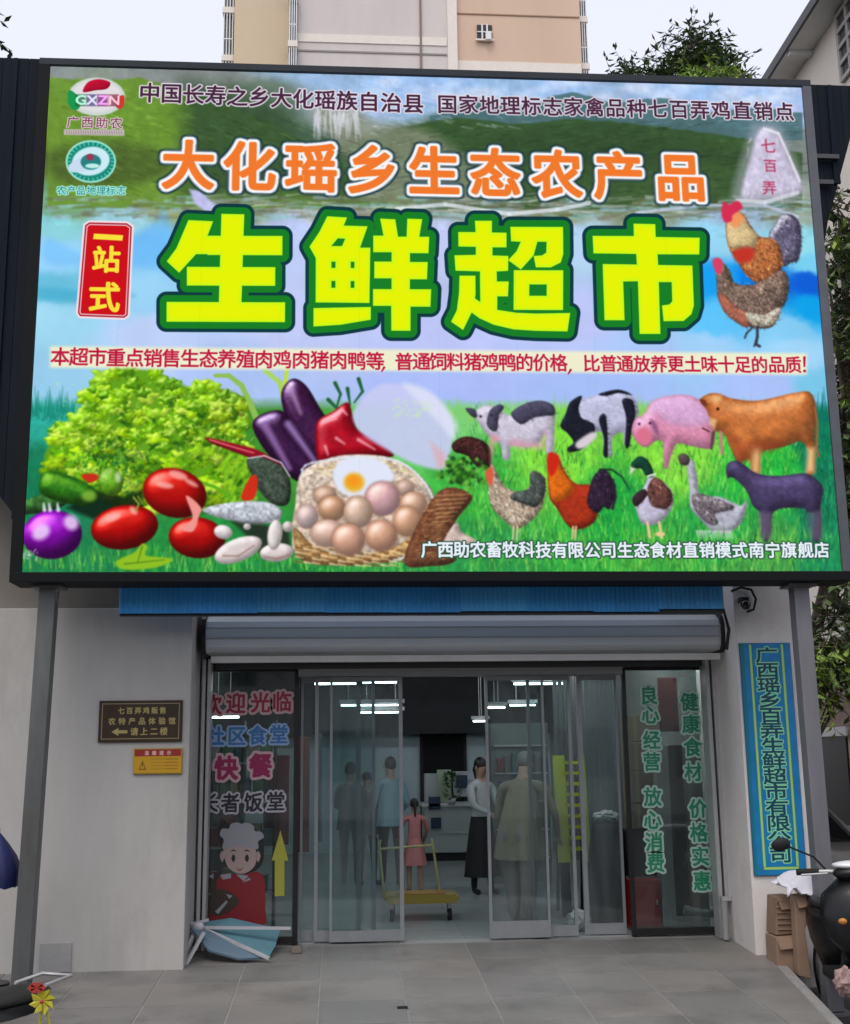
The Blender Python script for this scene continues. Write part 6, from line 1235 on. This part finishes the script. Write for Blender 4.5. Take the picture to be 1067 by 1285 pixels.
for i in range(6):
    a = i / 6 * 2 * PI; c = Vector((xr_, Yf - .02, zr_)); d = Vector((math.cos(a), 0, math.sin(a) * .6)) * .06; e = Vector((-math.sin(a), 0, math.cos(a))) * .022; MB().add([c, c + d * .6 + e, c + d, c + d * .6 - e], [(0, 1, 2, 3)]).build('petal', M_pr, pw, fix=False)
MB().tube([(xf, Yf + .01, zf), (PX(46, 1300, Yf), Yf + .03, gz(Yf))], .009, 6).build('stick', M_py, pw); MB().tube([(xf + .01, Yf + .01, zf), (PX(62, 1300, Yf), Yf + .03, gz(Yf))], .009, 6).build('stick', M_py, pw); MB().tube([(xr_, Yf, zr_), (xf, Yf + .01, zf)], .007, 6).build('stick', M_py, pw); MB().ell((xf, Yf - .03, zf), (.014, .01, .014), 10, 8).build('hub', M_pr, pw)
# ------------------------------------------------------------------ parked grey car in the alley on the right
car = thing('parked_car', (0, 0, 0), 'grey car parked in the alley right of the pale steel post', 'car')
M_car = mat('car grey', (.20, .205, .21), .3, .3, coat=.6); M_cg = mat('car window dark', (.012, .014, .016), .08)
def loft(rings, m, name, par):
    n = len(rings[0]); vs = [p for r in rings for p in r]; return MB().add(vs, [(i * n + k_, i * n + (k_ + 1) % n, (i + 1) * n + (k_ + 1) % n, (i + 1) * n + k_) for i in range(len(rings) - 1) for k_ in range(n)] + [tuple(range(n))[::-1], tuple(range((len(rings) - 1) * n, len(rings) * n))], True).build(name, m, par)
def ring(y, w, z0_, z1_, tw): return [(-w, y, z0_), (w, y, z0_), (w * 1.02, y, (z0_ + z1_) / 2), (w * tw, y, z1_), (-w * tw, y, z1_), (-w * 1.02, y, (z0_ + z1_) / 2)]
o = loft([ring(-2.25, .62, .32, .60, .8), ring(-2.1, .80, .22, .74, .86), ring(-1.1, .88, .20, .92, .9), ring(0, .90, .20, .96, .92), ring(1.3, .89, .20, .98, .9), ring(2.05, .82, .24, .94, .88), ring(2.2, .66, .34, .74, .8)], M_car, 'car_body', car)
loft([[(-.80, -1.15, .92), (.80, -1.15, .92), (.80, 1.65, .96), (-.80, 1.65, .96)], [(-.62, -.45, 1.40), (.62, -.45, 1.40), (.62, 1.05, 1.42), (-.62, 1.05, 1.42)]], M_cg, 'cabin_glass', car)
MB().box(-.61, .61, -.43, 1.03, 1.405, 1.44).build('car_roof', M_car, car, bevel=.02); b = MB()
for x in (-1, 1):
    b.bar((x * .80, -1.14, .94), (x * .62, -.45, 1.42), .05); b.bar((x * .80, 1.64, .96), (x * .62, 1.05, 1.42), .06); b.bar((x * .815, .2, .96), (x * .63, .25, 1.42), .05)
b.build('pillars', M_car, car)
for x in (-1, 1):
    for y in (-1.35, 1.35):
        w = MB().lathe([(.2, -.09), (.29, -.1), (.315, 0), (.29, .1), (.2, .09)], 24, (x * .80, y, .31), 'X').build('wheel', M_rubber, car); MB().lathe([(.03, -.07), (.2, -.09), (.2, .09), (.03, .07)], 20, (x * .80, y, .31), 'X').build('rim', M_alu, w)
    MB().ell((x * .62, -2.14, .62), (.15, .06, .07), 14, 8).build('headlight', mat('headlight glass', (0, 0, 0)), car); MB().ell((x * .96, -.75, 1.0), (.10, .05, .07), 12, 8).build('wing_mirror', M_car, car)
MB().box(-.4, .4, -2.27, -2.235, .40, .52).build('grille', M_black, car)
car.location = (4.95, 14.6, -.36); car.rotation_euler = (0, 0, .06)
# ------------------------------------------------------------------ buildings
def brick_line(b, *a): b.box(*a)
M_bw = mat('right house render', (.74, .67, .58), .85, var=.07, vscale=.6, bump=.1, dirt=(.60, .55, .48), dscale=.5); M_eave = mat('eave soffit grey', (.70, .70, .69), .8, var=.1); M_tile = mat('roof edge dark', (.10, .10, .11), .7)
rh = thing('cream_house', (7.2, 20, -.36), 'tall cream rendered house on the right with a grey overhanging eave', 'building')
XW = 6.6
def on_x(px, py, X): d = ray(px, py); t = X / d.x; return d.y * t, HC + d.z * t
XE = XW - .36
y1_, z1_ = on_x(978, 98, XE); y2_, z2_ = on_x(1034, 0, XE); ze = (z1_ + z2_) / 2
ztop_ = ze + .25
B(XW, XW + 8, 9.0, 34, -.36, ztop_ - .1).build('wall', M_bw, rh); B(XE, XW + 8.4, 8.6, 34.4, ztop_ - .1, ztop_).build('eave', M_eave, rh); B(XE - .04, XE, 8.6, 34.4, ztop_ - .11, ztop_ + .03).build('gutter', M_tile, rh)
for k_ in range(14): B(XE + .02, XW - .01, 9.5 + k_ * 1.7, 9.58 + k_ * 1.7, ztop_ - .17, ztop_ - .102).build('eave_rib', M_eave, rh)
ya, za = on_x(1052, 20, XW); yb_, zb_ = on_x(1064, 86, XW)
Lc, Hc = mat('lattice block', (.36, .34, .31), .8), mat('lattice hollow', (.08, .08, .08), .9)
lt = B(XW - .012, XW - .001, ya - 2.6, ya - .0, min(zb_, za) - .1, za + .9).build('lattice_panel', Hc, rh); bz0, bz1 = min(zb_, za) - .1, za + .9
for i in range(9):
    z = lerp(bz0, bz1, i / 8); B(XW - .05, XW - .013, ya - 2.6, ya, z - .03, z + .03).build('lattice_bar', Lc, lt)
for i in range(10):
    y = ya - 2.6 * i / 9; B(XW - .045, XW - .014, y - .03, y + .03, bz0, bz1).build('lattice_bar', Lc, lt)
for zz in (3.2, 6.4): B(XW - .03, XW - .001, 9, 34, zz, zz + .12).build('string_course', mat('string course', (.40, .37, .33), .85), rh)
for yy in (17.5, 21.5, 26): 
    for zz in (1.0, 4.2): w = B(XW - .02, XW - .001, yy, yy + 1.4, zz, zz + 1.3).build('window', M_cg, rh); B(XW - .05, XW - .021, yy - .06, yy + 1.46, zz - .07, zz).build('sill', M_eave, w); B(XW - .04, XW - .021, yy + .68, yy + .72, zz, zz + 1.3).build('mullion', M_alu, w)
ga, _ = on_x(1066, 950, XW); gb, gz1 = on_x(1026, 925, XW); _, gz0 = on_x(1045, 1040, XW)
gd = B(XW - .03, XW - .001, ga, gb, -.36, gz1).build('garage_black_plate', M_black, rh); B(XW - .06, XW - .031, ga - .1, gb + .1, gz1, gz1 + .12).build('lintel', M_eave, gd)  # black plate on the wall, coloured to look like a dark recess
B(XW - .02, XW - .001, ga - 1.5, gb + 1, gz1 + .13, gz1 + .75).build('brown_band', mat('garage render', (.30, .22, .18), .9, var=.25, vscale=1.5, dirt=(.15, .10, .09), dscale=1.5), rh)
# tall apartment block behind
tb = thing('apartment_block', (0, 60, -.36), 'tall apartment block with peach and pale pink sections rising behind the billboard', 'building')
YT = 58.0; T = lambda px: PX(px, 60, YT); ZT = 60
M_peach = mat('peach render', (.60, .48, .33), .85, var=.06, vscale=.25, streak=4, dirt=(.50, .41, .30), dscale=.3); M_peach2 = mat('orange render', (.64, .46, .34), .85, var=.06, vscale=.25, streak=4, dirt=(.54, .41, .32), dscale=.3); M_pink = mat('pale pink render', (.60, .55, .52), .85, var=.08, vscale=.3, streak=4, dirt=(.49, .45, .43), dscale=.25); M_wht = mat('pale band', (.76, .70, .63), .85, var=.05)
B(T(292), T(362), YT + .6, YT + 12, -.36, ZT).build('peach_wing', M_peach, tb); B(T(362), T(574), YT, YT + 12, -.36, ZT).build('pink_wall', M_pink, tb); B(T(574), T(731), YT + .3, YT + 12, -.36, ZT).build('orange_wing', M_peach2, tb)
B(T(562), T(574), YT - .12, YT - .001, -.36, ZT).build('pale_band', M_wht, tb)
zz = lambda py, px=500: PZ(px, py, YT)
for py0, py1, a, c, m in ((46, 56, 366, 561, M_wht), (66, 68, 366, 561, mat('joint grey', (.30, .27, .26), .9)), (70, 100, 575, 730, M_wht)): B(T(a), T(c), YT - .05 + (.3 if a > 570 else 0), YT - .002 + (.3 if a > 570 else 0), zz(py1), zz(py0)).build('render_band', m, tb)
B(T(527) , T(529.5), YT - .10, YT - .001, -.36, ZT).build('downpipe', mat('downpipe rust', (.22, .15, .13), .7), tb)
B(T(575), T(730), YT + .25, YT + .298, zz(11), zz(9.5)).build('wall_joint', mat('joint dark', (.36, .23, .15), .9), tb)
w = B(T(600), T(619), YT + .22, YT + .298, zz(47, 610), zz(28, 610)).build('window', M_cg, tb); B(T(600) - .1, T(619) + .1, YT + .10, YT + .219, zz(49, 610), zz(47, 610)).build('sill', M_wht, w)
for f_ in (.33, .66): x = lerp(T(600), T(619), f_); B(x - .04, x + .04, YT + .14, YT + .218, zz(47, 610), zz(28, 610)).build('window_bar', M_white, w)
B(T(600), T(619), YT + .15, YT + .217, zz(38, 610), zz(37, 610)).build('window_bar', M_white, w); B(T(610), T(617), YT - .1, YT + .1, zz(50, 610), zz(40, 610)).build('air_conditioner', M_white, tb)
for (a, c), dy in (((276, 291), 1.2), ((362, 374), -.3), ((731, 743), 1.0)):      # balcony and window stacks at the corners
    for k_ in range(-3, 9):
        z = zz(20) + k_ * 2.9 - 8.2; B(T(a), T(c), YT + dy - .3, YT + dy + 1.2, z, z + .35).build('balcony_slab', M_wht, tb)
        w = B(T(a) + .05, T(c) - .05, YT + dy, YT + dy + 1, z + .36, z + 2.9).build('window', mat('far window grey', (.11, .13, .14), .3), tb)
        for q in (.0, .33, .66, 1): x = lerp(T(a) + .06, T(c) - .1, q); B(x, x + .05, YT + dy - .26, YT + dy - .2, z + .35, z + 2.9).build('cage_bar', M_white, w)
        B(T(a) + .05, T(c) - .05, YT + dy - .27, YT + dy - .19, z + 1.3, z + 1.36).build('cage_bar', M_white, w)
# ------------------------------------------------------------------ trees
def tree(name, base, crown, label, n, leaf, mats, seed, trunk_r=.16, limbs=9, droop=.3, group=None):
    """crown: list of (centre, radii); limbs run to every clump; leaves fill the clumps unevenly"""
    R = random.Random(seed); t = thing(name, base, label, 'tree', group); bx_, by_, bz_ = base
    cz_ = sum(c[0][2] for c in crown) / len(crown); cx_ = sum(c[0][0] for c in crown) / len(crown); cy_ = sum(c[0][1] for c in crown) / len(crown); zf_ = lerp(bz_, cz_, .62)
    b = MB(); b.tube([(bx_, by_, bz_), (lerp(bx_, cx_, .3), lerp(by_, cy_, .3), lerp(bz_, zf_, .5)), (lerp(bx_, cx_, .7), lerp(by_, cy_, .7), zf_), (cx_, cy_, cz_)], [trunk_r, trunk_r * .8, trunk_r * .6, trunk_r * .25], 10)
    for c, r in crown: b.tube([(lerp(bx_, cx_, .7), lerp(by_, cy_, .7), zf_), (lerp(cx_, c[0], .5), lerp(cy_, c[1], .5), lerp(zf_, c[2], .6)), c], [trunk_r * .5, trunk_r * .28, .012], 7)
    b.build('trunk', mat('bark', (.10, .08, .06), .9, var=.3, vscale=6, bump=.6, bscale=30), t)
    b = MB(); tot = sum(r[0] * r[2] for c, r in crown); tw = MB()
    for c, r in crown:
        m = int(n * r[0] * r[2] / tot); sprays = max(4, m // 11)
        for s_ in range(sprays):
            while True:
                q = Vector((R.uniform(-1, 1), R.uniform(-1, 1), R.uniform(-1, 1)))
                if .35 < q.length < 1: break
            o_ = Vector((c[0] + q.x * r[0], c[1] + q.y * r[1], c[2] + q.z * r[2])); ax = Vector((q.x, q.y * .8, q.z * .5 - droop + R.uniform(-.3, .3))).normalized(); Ls = leaf * R.uniform(2.2, 4.2); b.k = R.choices(range(len(mats)), [3, 3, 2, 1][:len(mats)])[0]
            tw.tube([o_ - ax * Ls * .3, o_ + ax * Ls], [leaf * .05, leaf * .02], 4, False)
            for j in range(11):
                p = o_ + ax * Ls * (j / 10); d = (ax * .5 + Vector((R.uniform(-1, 1), R.uniform(-1, 1), R.uniform(-.9, .5)))).normalized(); s = d.cross(Vector((R.uniform(-.4, .4), R.uniform(-.4, .4), 1))).normalized() * leaf * .2; up_ = d.cross(s).normalized() * leaf * .06; L_ = leaf * R.uniform(.7, 1.3)
                b.add([p, p + d * L_ * .45 + s + up_, p + d * L_, p + d * L_ * .45 - s + up_], [(0, 1, 2), (0, 2, 3)])
    b.build('crown', mats, t, fix=False); tw.build('twigs', mat('bark', (0, 0, 0)), t, fix=False); return t
def leafm(n, c):
    m = mat('leaf ' + n, c, .45, var=.3, vscale=2); m.node_tree.nodes['Principled BSDF'].inputs['Transmission Weight'].default_value = 0; return m
LM = [leafm('dark', (.045, .085, .03)), leafm('mid', (.075, .13, .035)), leafm('olive', (.11, .145, .05)), leafm('fresh', (.22, .34, .05))]
def C3(px, py, Y): return Vector((PX(px, py, Y), Y, PZ(px, py, Y)))
pxm = lambda Y: Y / FPX
Y = 30.0; u = pxm(Y)
tree('leafy_tree', (C3(868, 60, Y).x, Y, -.36), [(C3(x, y, Y), (rx * u, rx * u, rz * u)) for x, y, rx, rz in ((862, 62, 16, 20), (884, 66, 18, 20), (878, 84, 24, 16), (905, 90, 14, 12), (850, 92, 16, 16), (866, 45, 6, 14), (900, 110, 30, 30), (860, 130, 30, 30))], 'leafy dark green tree rising above the top edge of the billboard at the right', 5200, .22, LM[:3], 3)
Y = 27.0; u = pxm(Y)
tree('leafy_tree', (C3(892, 90, Y).x, Y, -.36), [(C3(x, y, Y), (rx * u, rx * u, rz * u)) for x, y, rx, rz in ((886, 90, 13, 8), (900, 98, 16, 8), (875, 104, 20, 12), (895, 116, 24, 18))], 'small fresh light green tree just in front of the dark tree above the billboard', 1500, .18, [LM[3], LM[3], LM[2]], 4, .08)
Y = 30.0; u = pxm(Y)
tree('leafy_tree', (C3(790, 90, Y).x, Y, -.36), [(C3(x, y, Y), (rx * u, rx * u, rz * u)) for x, y, rx, rz in ((768, 98, 14, 8), (787, 94, 12, 8), (805, 98, 16, 8), (825, 102, 14, 10), (795, 120, 30, 18))], 'low tree top barely showing above the billboard left of the tall leafy tree', 1600, .22, LM[:3], 5)
Y = 13.6; u = pxm(Y)
tree('leafy_tree', (5.05, 14.8, -.36), [(C3(x, y, Y), (rx * u, rx * u * 1.2, rz * u)) for x, y, rx, rz in ((1052, 262, 20, 24), (1062, 330, 24, 22), (1040, 350, 14, 20), (1066, 380, 20, 16), (1054, 430, 22, 20), (1064, 470, 26, 24), (1050, 520, 26, 30), (1066, 590, 30, 36), (1048, 660, 24, 32), (1066, 720, 30, 36), (1100, 300, 40, 40), (1110, 420, 50, 60), (1110, 560, 50, 60), (1040, 780, 18, 24), (1062, 800, 22, 30))],
     'broad leafy tree in the alley filling the strip right of the billboard', 5600, .17, [LM[1], LM[2], LM[0], LM[3]], 6, .13)
Y = 13.0; u = pxm(Y)
tree('garden_bush', (4.35, 13.3, -.36), [(C3(x, y, Y), (rx * u, rx * u, rz * u)) for x, y, rx, rz in ((1034, 820, 18, 18), (1044, 842, 20, 20), (1034, 864, 12, 14), (1052, 812, 16, 16))], 'bright green drooping bush beside the pale steel post, above the black doorway', 900, .15, [LM[3], LM[1], LM[3]], 7, .03)
# left: leaves hanging in at the top left corner
Y = 16.0; u = pxm(Y)
tree('leafy_tree', (C3(-40, 40, Y).x - 1, Y, -.36), [(C3(x, y, Y), (rx * u, rx * u, rz * u)) for x, y, rx, rz in ((-32, 38, 15, 16), (-56, 20, 26, 26), (-66, 60, 26, 26))], 'tree whose leaf tips just enter at the top left corner', 500, .16, LM[:3], 8, .1)

# ------------------------------------------------------------------ the other side of the street (out of view, added for glass reflections and shaped for facade light)
ob_ = thing('unseen_street_building', (0, -17, -.36), 'long grey beige building across the street, mirrored faintly in the shop glass', 'building')
B(-34, 30, -24, -17, -.36, 7.5).build('wall', mat('opposite wall', (.5, .48, .45), .9, var=.15, vscale=.4), ob_); B(-34.3, 30.3, -24.3, -16.6, 7.5, 7.8).build('roof', M_eave, ob_)
for i in range(16):
    for k_ in range(2): w = B(-31 + i * 3.8, -29.2 + i * 3.8, -17.02, -16.99, .8 + k_ * 3, 2.4 + k_ * 3).build('window', M_cg, ob_)
tree('leafy_tree', (-5, -11, -.36), [((-5 + dx, -11 + dy, 5 + dz), (1.6, 1.6, 1.3)) for dx, dy, dz in ((0, 0, 1.2), (1.4, .3, 0), (-1.5, .2, .1), (.2, 1.2, -.3), (-.3, -1.2, -.2))], 'street tree across the road, mirrored in the glass at the left', 1500, .3, LM[:3], 21)
tree('leafy_tree', (4, -11, -.36), [((4 + dx, -11 + dy, 5 + dz), (1.6, 1.6, 1.3)) for dx, dy, dz in ((0, 0, 1.2), (1.4, .3, 0), (-1.5, .2, .1), (.2, 1.2, -.3), (-.3, -1.2, -.2))], 'street tree across the road, mirrored in the glass at the right', 1500, .3, LM[:3], 22)
